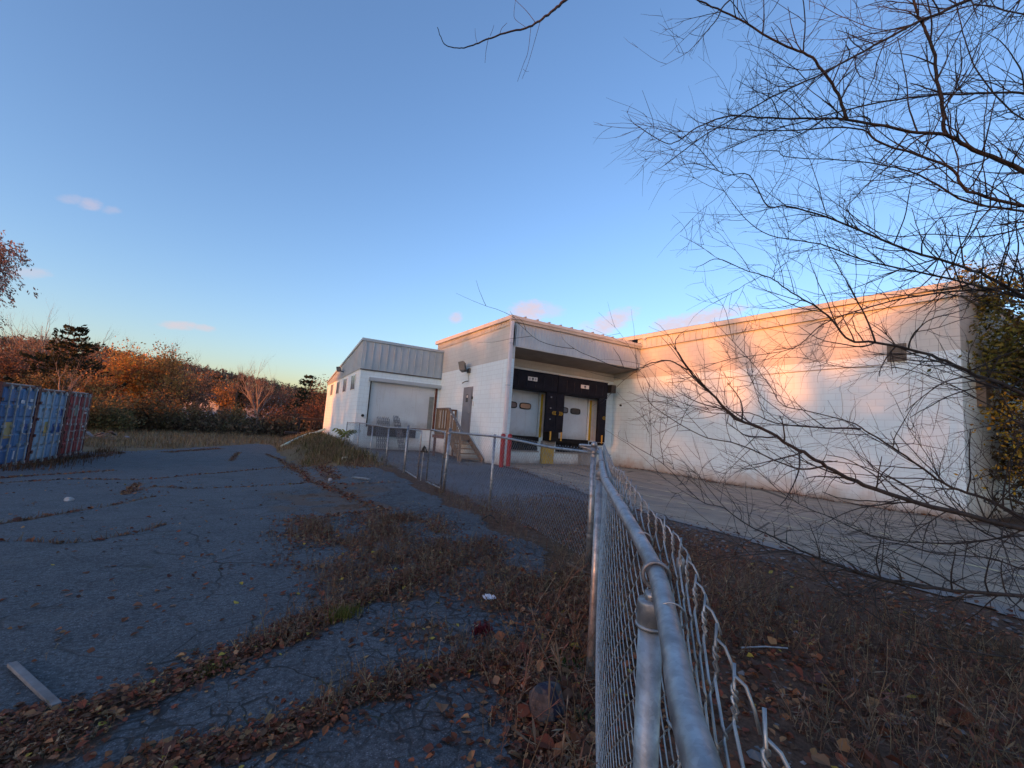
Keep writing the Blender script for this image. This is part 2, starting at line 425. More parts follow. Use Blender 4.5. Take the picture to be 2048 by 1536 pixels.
c = t.mix(t.math('MULTIPLY', t.rng(t.sep(pb.outputs['Color'])[0], .93, .96), t.rng(pb.outputs['Distance'], .55, .3)), c, (.17, .165, .165))
nb = t.bump(n1, .6, .03); nb = t.bump(n2, .6, .012, nb); nb = t.bump(pb.outputs['Distance'], -.5, .012, nb)
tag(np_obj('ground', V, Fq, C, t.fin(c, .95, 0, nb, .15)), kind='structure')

# asphalt lot: a sheet 8 mm above the ground with ragged, litter filled edges
def lot_keep(X, Y):
    bd = seg_dist(X, Y, LOT+[LOT[0]])*np.where(inpoly(X, Y, LOT), 1, -1)
    k = bd > (fbm(X, Y, 1.6, 40)-.45)*.55
    hole = lit_dens(X, Y)
    k &= ~((hole > .93) & (fbm(X, Y, 3, 45) > .42))
    return k
def lot_col(X, Y):
    d = lit_dens(X, Y); wear = (1-sm(.3, 2.2, seg_dist(X, Y, R1C)))
    for ln, w, k in STRIPW[:1]+STRIPW[2:3]: wear = np.maximum(wear, .75*(1-sm(.1, .8, seg_dist(X, Y, ln))))
    return np.stack([wear, d, fbm(X, Y, .5, 50)], -1)
xs = axis([(-16,-7,.7),(-7,-3,.25),(-3,3.1,.05)]); ys = axis([(-8,-1,.5),(-1,0,.1),(0,5,.05),(5,9,.1),(9,15,.2),(15,36,.4)])
V, Fq, C = grid_mesh(xs, ys, lambda X, Y: g(X, Y)+.010-.008*lit_dens(X, Y)+.006*(fbm(X, Y, 2.3, 47)-.5), lot_keep, lot_col)
t = NT('old_asphalt'); p = t.pos(); a = t.attr(); wear, dirt, blot = t.sep(a)[:3]
wp = t.n('ShaderNodeVectorMath', operation='ADD'); t.put(wp.inputs[0], p)
nv = t.n('ShaderNodeTexNoise'); t.put(nv.inputs['Vector'], p); nv.inputs['Scale'].default_value = 3.5; nv.inputs['Detail'].default_value = 4
sc = t.n('ShaderNodeVectorMath', operation='SCALE'); t.t.links.new(nv.outputs['Color'], sc.inputs[0]); sc.inputs['Scale'].default_value = .22
t.t.links.new(sc.outputs[0], wp.inputs[1]); wpo = wp.outputs[0]
flat = t.scale(wpo, (1, 1, .02))
ng = t.noise(p, 150, 5, .75); nm = t.noise(p, 2.2, 7, .62); nl = t.noise(p, .35, 4)
base = t.mix(t.rng(nm, .3, .7), (.090, .098, .106), (.060, .066, .073))
base = t.mix(t.rng(nl, .35, .65, 0, .55), base, (.088, .091, .10))
base = t.mix(t.rng(t.noise(p, 38, 5, .7), .35, .65), t.mix(1, base, (.58, .58, .58), 'MULTIPLY'), t.mix(1, base, (1.42, 1.42, 1.42), 'MULTIPLY'))
base = t.mix(t.rng(ng, .35, .7), t.mix(1, base, (.55, .55, .55), 'MULTIPLY'), t.mix(1, base, (1.5, 1.5, 1.5), 'MULTIPLY'))
st = t.n('ShaderNodeTexVoronoi', feature='F1'); t.put(st.inputs['Vector'], p); st.inputs['Scale'].default_value = 95
chip = t.math('MULTIPLY', t.rng(t.sep(st.outputs['Color'])[1], .82, .86), t.rng(st.outputs['Distance'], .5, .25))
base = t.mix(t.math('MULTIPLY', chip, .6), base, (.24, .25, .275))
sta = t.noise(p, .9, 6, .7)
base = t.mix(t.rng(sta, .60, .68, 0, .45), base, (.028, .029, .032))
base = t.mix(t.rng(t.noise(t.scale(p, (.35, 1.6, 1)), 1.1, 5, .65), .60, .70, 0, .4), base, (.115, .112, .108))
e1 = t.vor(flat, .62); e2 = t.vor(flat, 2.3); e3 = t.vor(flat, 8.5)
msk = t.noise(p, .8, 3)
c1 = t.math('MULTIPLY', t.rng(e1, .002, .007, 1, 0), t.rng(msk, .42, .56))
c2 = t.math('MULTIPLY', t.rng(e2, .004, .018, 1, 0), t.rng(t.math('ADD', t.noise(p, 1.1, 3), t.math('MULTIPLY', wear, .34)), .60, .78))
c3 = t.math('MULTIPLY', t.rng(e3, .012, .055, 1, 0), t.rng(t.math('ADD', t.noise(p, 1.6, 4), t.math('MULTIPLY', wear, .36)), .62, .82))
e4 = t.vor(t.scale(wpo, (.55, 1.25, .02)), 3.6)
c4 = t.math('MULTIPLY', t.math('MULTIPLY', t.rng(e4, .006, .03, 1, 0), t.rng(t.noise(p, 1.7, 5, .65), .44, .60)), .6)
crk = t.math('MAXIMUM', t.math('MAXIMUM', c1, c4), t.math('MAXIMUM', c2, c3))
base = t.mix(t.math('MULTIPLY', crk, .85), base, (.016, .014, .013))
base = t.mix(t.math('MULTIPLY', crk, t.rng(t.noise(p, 6, 4), .58, .66, 0, .75)), base, (.05, .058, .018))
dm = t.math('MULTIPLY', dirt, t.rng(t.noise(p, 14, 6, .7), .30, .55, .35, 1))
base = t.mix(t.rng(dm, .15, .7, 0, .95), base, (.105, .066, .044))
nb = t.bump(t.math('SUBTRACT', t.math('MULTIPLY', nm, .5), crk), .8, .012); nb = t.bump(t.noise(p, 38, 5, .7), .9, .012, nb); nb = t.bump(ng, .8, .006, nb); nb = t.bump(chip, .3, .004, nb)
tag(np_obj('asphalt_lot', V, Fq, C, t.fin(base, .80, 0, nb, .42)), kind='structure')

# paved driveway down to the dock
DRV = [(5.6,-12),(6.15,1.0),(6.35,3.5),(6.45,6.0),(7.0,8.3),(7.6,11),(8.0,14.5),(8.3,15.6),(8.3,16.49),(15.38,16.49),(15.38,3.2),(15.7,3.0),(40,2.6),(40,-12)]
xs = axis([(5.3,9,.12),(9,15.38,.5),(15.38,40,2)]); ys = axis([(-12,0,1),(0,16.49,.12)])
kd = lambda X, Y: inpoly(X, Y, DRV) & (seg_dist(X, Y, DRV[:8]) > (fbm(X, Y, 2, 60)-.35)*.35)
V, Fq, C = grid_mesh(xs, ys, lambda X, Y: g(X, Y)+.014, kd, lambda X, Y: np.stack([1-sm(.1, .9, seg_dist(X, Y, DRV[:8])), sm(13.2, 15.2, X), fbm(X, Y, .6, 62)], -1))
t = NT('worn_driveway'); p = t.pos(); x, y, z = t.sep(p); ed, wl, blo = t.sep(t.attr())[:3]
nm = t.noise(p, 2.2, 7, .65); ng = t.noise(p, 160, 3)
b = t.mix(t.rng(nm, .32, .68), (.40, .325, .235), (.29, .235, .175))
b = t.mix(t.rng(t.noise(t.scale(p, (1, .12, 1)), 1.3, 5), .45, .65, 0, .5), b, (.20, .185, .175))
b = t.mix(t.rng(t.math('ADD', ed, t.math('MULTIPLY', nm, .5)), .75, 1.25, 0, .8), b, (.23, .22, .21))
b = t.mix(t.rng(ng, .35, .65), t.mix(1, b, (.75, .75, .75), 'MULTIPLY'), t.mix(1, b, (1.2, 1.2, 1.2), 'MULTIPLY'))
e = t.vor(t.scale(p, (1, 1, .02)), .55)
b = t.mix(t.rng(e, .004, .014, .8, 0), b, (.025, .02, .017))
b = t.mix(t.rng(t.math('MULTIPLY', wl, t.noise(p, 3, 5)), .42, .58, 0, .8), b, (.07, .045, .03))
nb = t.bump(nm, .3, .02); nb = t.bump(ng, .4, .006, nb)
tag(np_obj('driveway', V, Fq, C, t.fin(b, .85, 0, nb, .3)), kind='structure')
# worn yellow lines
t = NT('worn_line_paint'); p = t.pos(); b = t.mix(t.rng(t.noise(p, 5, 8, .7), .36, .60), (.60, .50, .28), (.34, .29, .23)); LINEM = t.fin(b, .85)
def strip_mesh(pts, w, dz):
    mb = MB(); P = []
    for a, b_ in zip(pts[:-1], pts[1:]):
        n = max(1, int(math.hypot(b_[0]-a[0], b_[1]-a[1])/.4))
        P += [(a[0]+(b_[0]-a[0])*i/n, a[1]+(b_[1]-a[1])*i/n) for i in range(n)]
    P.append(pts[-1]); L = []; Rr = []
    for i, q in enumerate(P):
        a, b_ = P[max(i-1, 0)], P[min(i+1, len(P)-1)]; l = math.hypot(b_[0]-a[0], b_[1]-a[1]); nx, ny = -(b_[1]-a[1])/l, (b_[0]-a[0])/l
        for S, s_ in ((L, .5), (Rr, -.5)):
            xx, yy = q[0]+nx*w*s_, q[1]+ny*w*s_; S.append((xx, yy, gz(xx, yy)+dz))
    for i in range(len(P)-1): mb.face((L[i], Rr[i], Rr[i+1], L[i+1]))
    return mb
tag(strip_mesh([(9.0,-2),(8.9,1.7),(8.85,5),(8.7,9),(8.6,13.5)], .10, .019).build('road_line', LINEM), kind='structure')
tag(strip_mesh([(10.4,-1),(10.3,4),(10.2,11.5)], .13, .019).build('road_line', LINEM), kind='structure')

# wooded hill on the skyline
def hill_r(u):
    K = [(-900,650),(-300,682),(0,702),(100,706),(180,714),(300,737),(400,755),(500,774),(570,788),(650,808),(760,828),(900,842),(1500,880),(2600,960)]
    return float(np.interp(u, [k[0] for k in K], [k[1] for k in K]))
HD = 400.
def hill_top(az):
    # the ray of the ridge at this azimuth: search u
    lo, hi = -1200., 2600.
    for _ in range(40):
        m = (lo+hi)/2; d = ray(m, hill_r(m))
        if math.atan2(d.x, d.y) < az: lo = m
        else: hi = m
    d = ray(lo, hill_r(lo)); return EYE+d.z/math.hypot(d.x, d.y)*HD
AZ = np.radians(np.linspace(-58, 60, 90)); HT = np.array([hill_top(a) for a in AZ])
DD = np.array([75,90,110,135,165,200,240,280,320,360,400,450,520,600])
def hill_h(az, d):
    top = np.interp(az, AZ, HT)
    return -1.6+(top+1.6)*sm(70, HD, d)**1.15*(1-.5*sm(HD, 650, d))
V = []; Fq = []
for i, a in enumerate(AZ):
    for d in DD: V.append((d*math.sin(a), d*math.cos(a), float(hill_h(a, d))))
m = len(DD)
for i in range(len(AZ)-1):
    for j in range(m-1): Fq.append((i*m+j, (i+1)*m+j, (i+1)*m+j+1, i*m+j+1))
tag(np_obj('hill', np.array(V), np.array(Fq), None, simple('hill_floor', (.075, .05, .034), (.05, .038, .028), .12, .95, 0, 0)), kind='structure')
# ------------------------------------------------------------------ main warehouse (the long white wall)
XW, Y0W, Y1W = 15.40, 3.70, 44.0
wh = thing('warehouse', 'long white block warehouse with a grey upper band and a bare windowless wall', 'warehouse', (XW+8, 18, 0))
MB().box(XW, XW+22, Y0W, Y1W, -.6, 5.76).build('wall', W_MAIN, wh)
m = MB()      # cornice of short corrugated metal above the block
m.hexa([(XW-.05, Y0W-.06, 5.78), (XW+22, Y0W-.06, 5.78), (XW+22, 14.9, 5.74), (XW-.05, 14.9, 5.74), (XW-.05, Y0W-.06, 5.96), (XW+22, Y0W-.06, 5.96), (XW+22, 14.9, 6.24), (XW-.05, 14.9, 6.24)])
for i in range(int((14.8-Y0W)/.3)):
    y = Y0W+.1+i*.3; m.box(XW-.085, XW-.05, y, y+.05, 5.80, 5.95+.28*(y-Y0W)/11.2)
m.build('cornice', METAL_TRIM, wh)
MB().box(XW-.09, XW-.051, Y0W-.06, 14.9, 5.73, 5.775).build('cornice_rail', METAL_TRIM, wh)
m = MB(); m.hexa([(XW-.16, Y0W-.16, 5.965), (XW+22, Y0W-.16, 5.965), (XW+22, 20, 6.36), (XW-.16, 20, 6.36), (XW-.16, Y0W-.16, 6.11), (XW+22, Y0W-.16, 6.11), (XW+22, 20, 6.56), (XW-.16, 20, 6.56)])
m.build('roof_edge', METAL_TRIM, wh)
m = MB(); m.hexa([(XW-.05, Y0W-.05, 6.12), (XW+22, Y0W-.05, 6.12), (XW+22, Y1W, 6.5), (XW-.05, 20.1, 6.58), (XW-.05, Y0W-.05, 6.15), (XW+22, Y0W-.05, 6.15), (XW+22, Y1W, 6.6), (XW-.05, 20.1, 6.62)]).build('roof', ROOF, wh)
MB().tube([(XW-.30, 14.35, 6.14), (XW-.16, 14.3, 6.2)], .035, 8).build('scupper_pipe', GUTTER, wh)
v = MB().box(XW-.06, XW, 4.78, 5.20, 4.12, 4.62)
v.build('vent', simple('tan_vent_louvre', (.17, .14, .11), (.12, .10, .08), 6, .7, 0, .1), wh)
m = MB()
for i in range(7): m.box(XW-.085, XW-.061, 4.80, 5.18, 4.15+i*.066, 4.185+i*.066)
m.build('vent_louvre', LAMPG, wh)
MB().tube([(XW-.012, 13.2, 3.98), (XW-.012, 9.6, 4.02), (XW-.012, 5.3, 4.05)], .012, 6).build('conduit', simple('conduit_grey', (.3, .28, .26)), wh)
MB().box(XW-.05, XW, 10.05, 10.17, 3.72, 3.80).build('wall_light', LENS, wh)
MB().cyl((XW-.07, 15.9, 3.0), (XW, 15.9, 3.0), .05, 10).build('camera_dome', BLACKP, wh)
m = MB().box(XW+1.1, XW+1.45, Y0W-.18, Y0W, 2.9, 3.7); m.build('meter_box', LAMPG, wh)

# ------------------------------------------------------------------ loading dock block
XD, YF, YB = 8.14, 14.74, 16.5
dk = thing('loading_dock', 'white block loading dock with a deep metal canopy over two overhead doors', 'loading dock', (XD+3.6, YB, 0))
m = MB()
m.hexa([(XD, YF, -.5), (XD+.22, YF, -.5), (XD+.22, 24, -.5), (XD, 24, -.5), (XD, YF, 5.60), (XD+.22, YF, 5.60), (XD+.22, 24, 5.72), (XD, 24, 5.72)])
m.build('side_wall', W_DOCK, dk)
# dock face with real openings
def wall_open(x0, x1, z0, z1, y, th, holes):
    m = MB(); xs = sorted({x0, x1, *[h[0] for h in holes], *[h[1] for h in holes]}); zs = sorted({z0, z1, *[h[2] for h in holes], *[h[3] for h in holes]})
    for a, b_ in zip(xs[:-1], xs[1:]):
        run = None
        for c0, c1 in zip(zs[:-1], zs[1:]):
            inside = any(h[0]-1e-6 <= a and b_ <= h[1]+1e-6 and h[2]-1e-6 <= c0 and c1 <= h[3]+1e-6 for h in holes)
            if not inside: run = (run[0], c1) if run else (c0, c1)
            if inside and run: m.box(a, b_, y, y+th, *run); run = None
        if run: m.box(a, b_, y, y+th, *run)
    return m
D1 = (8.52, 10.92); D2 = (11.92, 13.86); DZ0, DZ1 = 1.14, 3.5
wall_open(XD+.22, XW-.002, -.5, 4.98, YB, .25, [(*D1, .5, DZ1), (*D2, .5, DZ1)]).build('dock_wall', W_DOCK, dk)
MB().box(XD+.23, XW-.01, YB+.9, YB+1.0, 0, 5).build('inner_wall', BLACKP, dk)
# canopy
m = MB().hexa([(XD+.22, YF+.06, 4.78), (XW-.003, YF+.06, 4.78), (XW-.003, YB+.02, 4.60), (XD+.22, YB+.02, 4.60), (XD+.22, YF+.06, 4.84), (XW-.003, YF+.06, 4.84), (XW-.003, YB+.02, 4.66), (XD+.22, YB+.02, 4.66)])
m.build('soffit', SOFFIT, dk)
m = MB().box(XD+.06, XW-.003, YF, YF+.055, 4.77, 5.72)
n = int((XW-XD-.2)/.155)
for i in range(n):
    x = XD+.16+i*.155; m.box(x, x+.022, YF-.016, YF, 4.775, 5.70)
m.build('fascia', METAL_FASCIA, dk)
MB().box(XD+.06, XW-.003, YF-.03, YF+.06, 4.735, 4.769).build('fascia_trim', METAL_TRIM, dk)
# gutter profile along the front, flashing down the side
def gutter(p, q, out, h=.19, d=.16):
    m = MB(); p = Vector(p); q = Vector(q); o = Vector(out)
    prof = [(0, 0), (d*.55, 0), (d*.75, h*.35), (d, h*.5), (d, h), (d-.02, h), (d-.02, h*.82), (0, h*.82)]
    A = [p+o*a+Vector((0, 0, b)) for a, b in prof]; B = [q+o*a+Vector((0, 0, b)) for a, b in prof]; k = len(prof)
    for i in range(k): m.face((A[i], A[(i+1) % k], B[(i+1) % k], B[i]))
    m.face(A[::-1]); m.face(B); return m
gutter((XD-.13, YF-.005, 5.73), (XW-.06, YF-.005, 5.73), (0, -1, 0), .22, .17).build('gutter', METAL_TRIM, dk)
m = MB().hexa([(XD-.03, YF+.02, 5.60), (XD, YF+.02, 5.60), (XD, 23.4, 5.66), (XD-.03, 23.4, 5.66), (XD-.03, YF+.02, 5.80), (XD, YF+.02, 5.80), (XD, 23.4, 5.99), (XD-.03, 23.4, 5.99)])
for i in range(58):
    y = YF+.12+i*.148; z = 5.605+.06*(y-YF)/8.7; m.box(XD-.062, XD-.03, y, y+.055, z+.01, z+.19+.13*(y-YF)/8.7)
m.build('corrugated_trim', METAL_TRIM, dk)
m = MB().hexa([(XD-.15, YF-.17, 5.80), (XD+.1, YF-.17, 5.80), (XD+.1, 23.6, 5.99), (XD-.15, 23.6, 5.99), (XD-.15, YF-.17, 5.96), (XD+.1, YF-.17, 5.96), (XD+.1, 23.6, 6.18), (XD-.15, 23.6, 6.18)])
m.build('rake_flashing', METAL_TRIM, dk)
m = MB().hexa([(XD+.1, YF-.05, 5.93), (XW-.05, YF-.05, 5.93), (XW-.05, 24, 6.14), (XD+.1, 24, 6.14), (XD+.1, YF-.05, 5.965), (XW-.05, YF-.05, 5.965), (XW-.05, 24, 6.18), (XD+.1, 24, 6.18)])
for i in range(12):
    x = XD+.55+i*.6
    m.hexa([(x, YF-.09, 5.965), (x+.05, YF-.09, 5.965), (x+.05, 24, 6.18), (x, 24, 6.18), (x, YF-.09, 6.035), (x+.05, YF-.09, 6.035), (x+.05, 24, 6.245), (x, 24, 6.245)])
m.build('roof', ROOF, dk)
m = MB().box(XD-.11, XD+.02, YF-.145, YF-.03, .12, 5.72); m.build('downspout', GUTTER, dk, bevel=.012)
for z in (1.2, 3.1, 4.8): MB().box(XD-.118, XD+.028, YF-.15, YF-.02, z, z+.04).build('downspout_strap', METAL_SHEET, dk)
# overhead doors
def ovalplate(cx, cz, w, h, y0, y1):
    m = MB(); n = 20; P = []
    for i in range(n):
        a = 2*math.pi*i/n; c, s = math.cos(a), math.sin(a)
        P.append((cx+math.copysign(abs(c)**.55, c)*w/2, cz+math.copysign(abs(s)**.55, s)*h/2))
    A = [(x, y0, z) for x, z in P]; B = [(x, y1, z) for x, z in P]
    m.face(A[::-1] if y0 > y1 else A)
    for i in range(n): j = (i+1) % n; m.face((A[j], A[i], B[i], B[j]))
    return m
def overhead_door(x0, x1, y, z0, z1, wins, npan, parent, label):
    m = MB(); h = (z1-z0)/npan
    for i in range(npan):
        m.box(x0, x1, y, y+.05, z0+i*h+.006, z0+(i+1)*h-.006)
        for k in range(1, 4): m.box(x0+.01, x1-.01, y-.006, y-.0005, z0+i*h+h*k/4-.008, z0+i*h+h*k/4+.008)
    m.box(x0, x1, y+.012, y+.04, z0, z1)
    d = m.build('overhead_door', DOORW, parent); d['label'] = label
    for cx, cz, gm in wins:
        w = ovalplate(cx, cz, .62, .30, y-.035, y-.007).build('window', BLACKR, d)
        ovalplate(cx, cz, .53, .215, y-.042, y-.0355).build('pane', gm, d)
    return d
d = overhead_door(D1[0]+.03, D1[1]-.06, YB+.10, DZ0, DZ1+.15, [(9.40, 2.50, simple('mauve_blind_glass', (.16, .12, .12), (.13, .10, .10), 3, .15, 0, 0)), (10.15, 2.50, TANGLASS)], 5, dk, 'white overhead door with two oval windows, one showing a tan blind')
d = overhead_door(D2[0]+.03, D2[1]-.06, YB+.10, DZ0-.02, DZ1+.15, [(12.30, 2.50, GREYGLASS), (13.05, 2.50, DARKGLASS)], 5, dk, 'white overhead door with dark oval windows')
for x in (D1[1]+.005, D2[1]+.005):
    MB().box(x, x+.11, YB-.035, YB-.002, 1.12, 3.12).build('track_guard', YEL, dk)
    MB().box(x+.115, x+.30, YB-.02, YB-.002, 1.16, 3.15).build('jamb_trim', WHITEP, dk)
for (x0, x1) in (D1, D2):
    MB().box(x0+.01, x1-.01, YB-.05, YB+.14, .93, 1.13).build('dock_leveler', BLACKR, dk)
    m = MB(); m.box(x0+.02, x1-.02, YB+.02, YB+.2, .5, .92)
    for i in range(5): m.box(x0+.1+i*.4, x0+.32+i*.4, YB-.06, YB+.02, .58, .86)
    m.build('leveler_pit', BLACKR, dk)
    MB().box(x0-.05, x1+.03, YB-.06, YB-.002, .44, .5).build('pit_sill', CONC, dk)
# dock shelters
YP = 15.9
def pad(x0, x1, y0, y1, z0, z1, name, sag=.03, seams=()):
    nx, nz = 14, 10; m = MB(); r_ = random.Random(int(x0*100))
    def pt(i, k):
        x = x0+(x1-x0)*i/nx; z = z0+(z1-z0)*k/nz
        d = .025*mnoise.noise(Vector((x*2.2, z*2.6, x0)))+.012*mnoise.noise(Vector((x*7, z*5, 3)))
        ed = min(i, nx-i, k, nz-k); d -= .035 if ed == 0 else 0
        return (x, y0-d-.02, z-(sag*math.sin(math.pi*i/nx)*(1-k/nz)))
    for i in range(nx):
        for k in range(nz): m.face((pt(i, k), pt(i+1, k), pt(i+1, k+1), pt(i, k+1)))
    for i in range(nx):
        for k in (0, nz):
            a, b_ = pt(i, k), pt(i+1, k); m.face((a, (a[0], y1, a[2]), (b_[0], y1, b_[2]), b_))
    for k in range(nz):
        for i in (0, nx):
            a, b_ = pt(i, k), pt(i, k+1); m.face((a, (a[0], y1, a[2]), (b_[0], y1, b_[2]), b_))
    return m
STITCH = simple('grey_stitching', (.05, .05, .06))
def shelter(name, label, x0, x1, side, sign, zt, chev, tabs, grommets):
    s = thing(name, label, 'dock shelter', ((x0+x1)/2, YB, 1.1), 'black dock shelters round the overhead doors')
    h = pad(x0, x1, YP, YB-.004, 3.22, zt-.02, 'head_pad').build('head_pad', BLACKV, s, smooth=False)
    for i in range(6): x = x0+.45+i*(x1-x0-.8)/5; MB().box(x, x+.006, YP-.055, YP-.04, 3.34, 3.84).build('seam', STITCH, h)
    MB().box(x0, x1, YP-.05, YB-.004, zt-.018, zt+.03).build('top_flashing', METAL_TRIM, s)
    for k, (a, b_, zb) in enumerate(side):
        sp_ = pad(a, b_, YP+.04, YP+.18, zb, 3.205, 'side_pad', 0).build('side_pad', BLACKV, s)
        if k < len(chev) and chev[k]:
            x, dr = chev[k]; m = MB()
            for i in range(3):
                xx = x+dr*i*.07; z = 2.27
                for sg in (1, -1):
                    A = (xx+dr*.055, z); B = (xx, z+sg*.085)
                    m.face([(A[0], YP-.055, A[1]), (A[0]+dr*.028, YP-.055, A[1]), (B[0]+dr*.028, YP-.055, B[1]), (B[0], YP-.055, B[1])])
            m.build('chevron', YEL, sp_)
        for z in (grommets if k == 0 else ()):
            MB().box((a+b_)/2-.12, (a+b_)/2-.05, YP-.05, YP-.035, z, z+.06).build('patch', simple('grey_patch', (.22, .23, .26)), sp_)
    MB().box(x1-.035, x1-.004, YP+.182, YB-.006, 1.1, 3.2).build('back_frame', BLACKR, s)
    for x in tabs: MB().box(x-.035, x+.035, YP-.02, YP+.01, 1.03, 1.43).build('guide_stripe', YELTAB, s)
    (sx, sz) = sign
    sg = MB().box(sx-.24, sx+.24, YP-.085, YP-.06, sz-.085, sz+.085).build('sign', WHITEP, s)
    MB().ring((sx, YP-.088, sz), (0, 1, 0), .042, .013, 16, 4).build('emblem', BLACKP, sg)
    MB().box(sx-.045, sx+.045, YP-.092, YP-.086, sz-.012, sz+.045).build('emblem', BLACKP, sg)
    MB().box(sx-.03, sx+.03, YP-.092, YP-.086, sz-.075, sz-.06).build('emblem', BLACKP, sg)
    if grommets:
        for dx in (-.19, -.15, .12, .16): MB().box(sx+dx, sx+dx+.018, YP-.09, YP-.0855, sz-.05, sz+.05).build('emblem', BLACKP, sg)
    return s
shelter('dock_shelter', 'black vinyl dock shelter round the overhead door beside the white downspout', XD+.235, 11.415, [(10.88, 11.42, 1.40)], (9.98, 3.68), 4.06, [(11.37, -1)], (11.16,), (2.95, 2.45, 1.95))
shelter('dock_shelter', 'black vinyl dock shelter round the overhead door nearest the long white wall', 11.455, 14.46, [(11.425, 11.88, 1.40), (13.98, 14.46, 1.08)], (12.95, 3.66), 4.05, [(11.53, 1), (14.38, -1)], (11.77, 14.22), ())
MB().box(11.15, 11.70, YP+.1, YB-.01, .98, 1.4).build('bumper', BLACKR, dk)
MB().box(13.95, 14.5, YP+.15, YB-.01, .92, 1.06).build('bumper', BLACKR, dk)
MB().box(11.08, 11.74, YB-.16, YB-.003, -.3, .78).build('yellow_pier', YELD, dk, bevel=.01)
MB().box(11.06, 11.76, YB-.20, YB-.003, .781, .97).build('pier_cap', CONC, dk, bevel=.01)
m = MB().box(13.30, 14.15, YB-.26, YB-.003, -.3, .50); m.box(13.55, 14.15, YB-.26, YB-.004, .501, .90); m.build('broken_pier', CONC, dk, bevel=.02)
MB().box(14.56, 14.86, 15.75, 16.1, 3.55, 3.95).build('heater_box', BLACKP, dk)
# personnel door in the side wall (facing the lot)
dy0, dy1, dz0, dz1 = 18.10, 19.02, 1.03, 3.19
MB().box(XD-.03, XD-.001, dy0-.06, dy1+.06, dz0, dz1+.06).build('door_frame', simple('door_frame_grey', (.25, .26, .28)), dk)
d = MB().box(XD-.055, XD-.0305, dy0, dy1, dz0+.01, dz1).build('personnel_door', DOORG, dk)
MB().box(XD-.062, XD-.056, dy0+.33, dy0+.58, dz0+1.50, dz0+1.86).build('window', DARKGLASS, d)
MB().box(XD-.066, XD-.0625, dy0+.36, dy0+.48, dz0+1.70, dz0+1.82).build('notice', WHITEP, d)
m = MB().cyl((XD-.11, dy0+.09, dz0+.98), (XD-.055, dy0+.09, dz0+.98), .02, 8); m.tube([(XD-.11, dy0+.09, dz0+.98), (XD-.11, dy0+.2, dz0+.98)], .012, 6); m.build('handle', GALV, d)
MB().box(XD-.05, XD-.001, dy0-.30, dy0-.18, 2.35, 2.55).build('keypad', WHITEP, dk)
MB().box(XD-.06, XD-.001, dy0-.12, dy0-.05, 2.65, 2.78).build('doorbell', BLACKP, dk)
m = MB(); m.tube([(XD-.002, 18.62, 4.05), (XD-.25, 18.62, 4.0), (XD-.3, 18.65, 4.05)], .02, 6); m.box(XD-.09, XD-.001, 18.5, 18.74, 3.93, 4.15); m.build('lamp_bracket', LAMPG, dk)
c0 = Vector((XD-.34, 18.72, 4.2)); m = MB(); a = Vector((-.35, .25, -.12)).normalized()
m.bar(c0-a*.13+Vector((0, 0, -.0)), c0+a*.13, .5, .42, (0, .1, 1)); fl = m.build('flood_light', LAMPG, dk)
m = MB(); m.bar(c0+a*.131, c0+a*.142, .42, .34, (0, .1, 1)); m.build('lens', LENS, fl)
m = MB(); m.tube([(XD-.001, 18.7, 3.55), (XD-.16, 18.72, 3.5), (XD-.26, 18.8, 3.42)], .025, 8); m.tube([(XD-.02, 18.62, 3.95), (XD-.05, 18.6, 3.7), (XD-.03, 18.55, 3.5)], .008, 5); m.build('camera', LAMPG, dk)

# ------------------------------------------------------------------ annex
XA, YA = 3.83, 22.49
ax = thing('annex', 'low white annex clad above in grey metal with one wide overhead door', 'annex', (6, 28, -.2))
DA = (4.42, 7.86, 1.08, 3.34)
m = MB(); m.box(XA, XA+.25, YA+.25, 36.2, -1.2, 3.94); m.box(XA+.25, 14, 35.95, 36.2, -1.2, 3.94); m.build('side_wall', W_ANNEX, ax)
wall_open(XA, XD-.002, -.8, 3.94, YA, .25, [DA]).build('front_wall', W_ANNEX, ax)
def zr(y): return 5.42-(y-YA)*(5.42-3.95)/(36.2-YA)
m = MB().box(XA-.04, XD-.003, YA-.05, YA-.002, 3.92, 5.36)
for i in range(12):
    x = XA+.1+i*.37
    if x < XD-.1: m.box(x, x+.055, YA-.10, YA-.051, 3.93, 5.34)
m.build('front_cladding', METAL_SHEET, ax)
m = MB().hexa([(XA-.04, YA-.002, 3.92), (XA-.002, YA-.002, 3.92), (XA-.002, 36.3, 3.80), (XA-.04, 36.3, 3.80), (XA-.04, YA-.002, 5.36), (XA-.002, YA-.002, 5.36), (XA-.002, 36.3, 3.96), (XA-.04, 36.3, 3.96)])
for i in range(36):
    y = YA+.15+i*.38
    if y < 36: m.hexa([(XA-.07, y, 3.93-.12*(y-YA)/13.8), (XA-.041, y, 3.93-.12*(y-YA)/13.8), (XA-.041, y+.05, 3.93-.12*(y-YA)/13.8), (XA-.07, y+.05, 3.93-.12*(y-YA)/13.8), (XA-.07, y, zr(y)-.09), (XA-.041, y, zr(y)-.09), (XA-.041, y+.05, zr(y)-.09), (XA-.07, y+.05, zr(y)-.09)])
m.build('side_cladding', METAL_SHEET, ax)
m = MB().box(XA-.10, XD-.003, YA-.12, YA-.001, 5.365, 5.50)
m.hexa([(XA-.10, YA, 5.365), (XA+.02, YA, 5.365), (XA+.02, 36.35, 3.965), (XA-.10, 36.35, 3.965), (XA-.10, YA, 5.50), (XA+.02, YA, 5.50), (XA+.02, 36.35, 4.06), (XA-.10, 36.35, 4.06)])
m.build('roof_flashing', METAL_SHEET, ax)
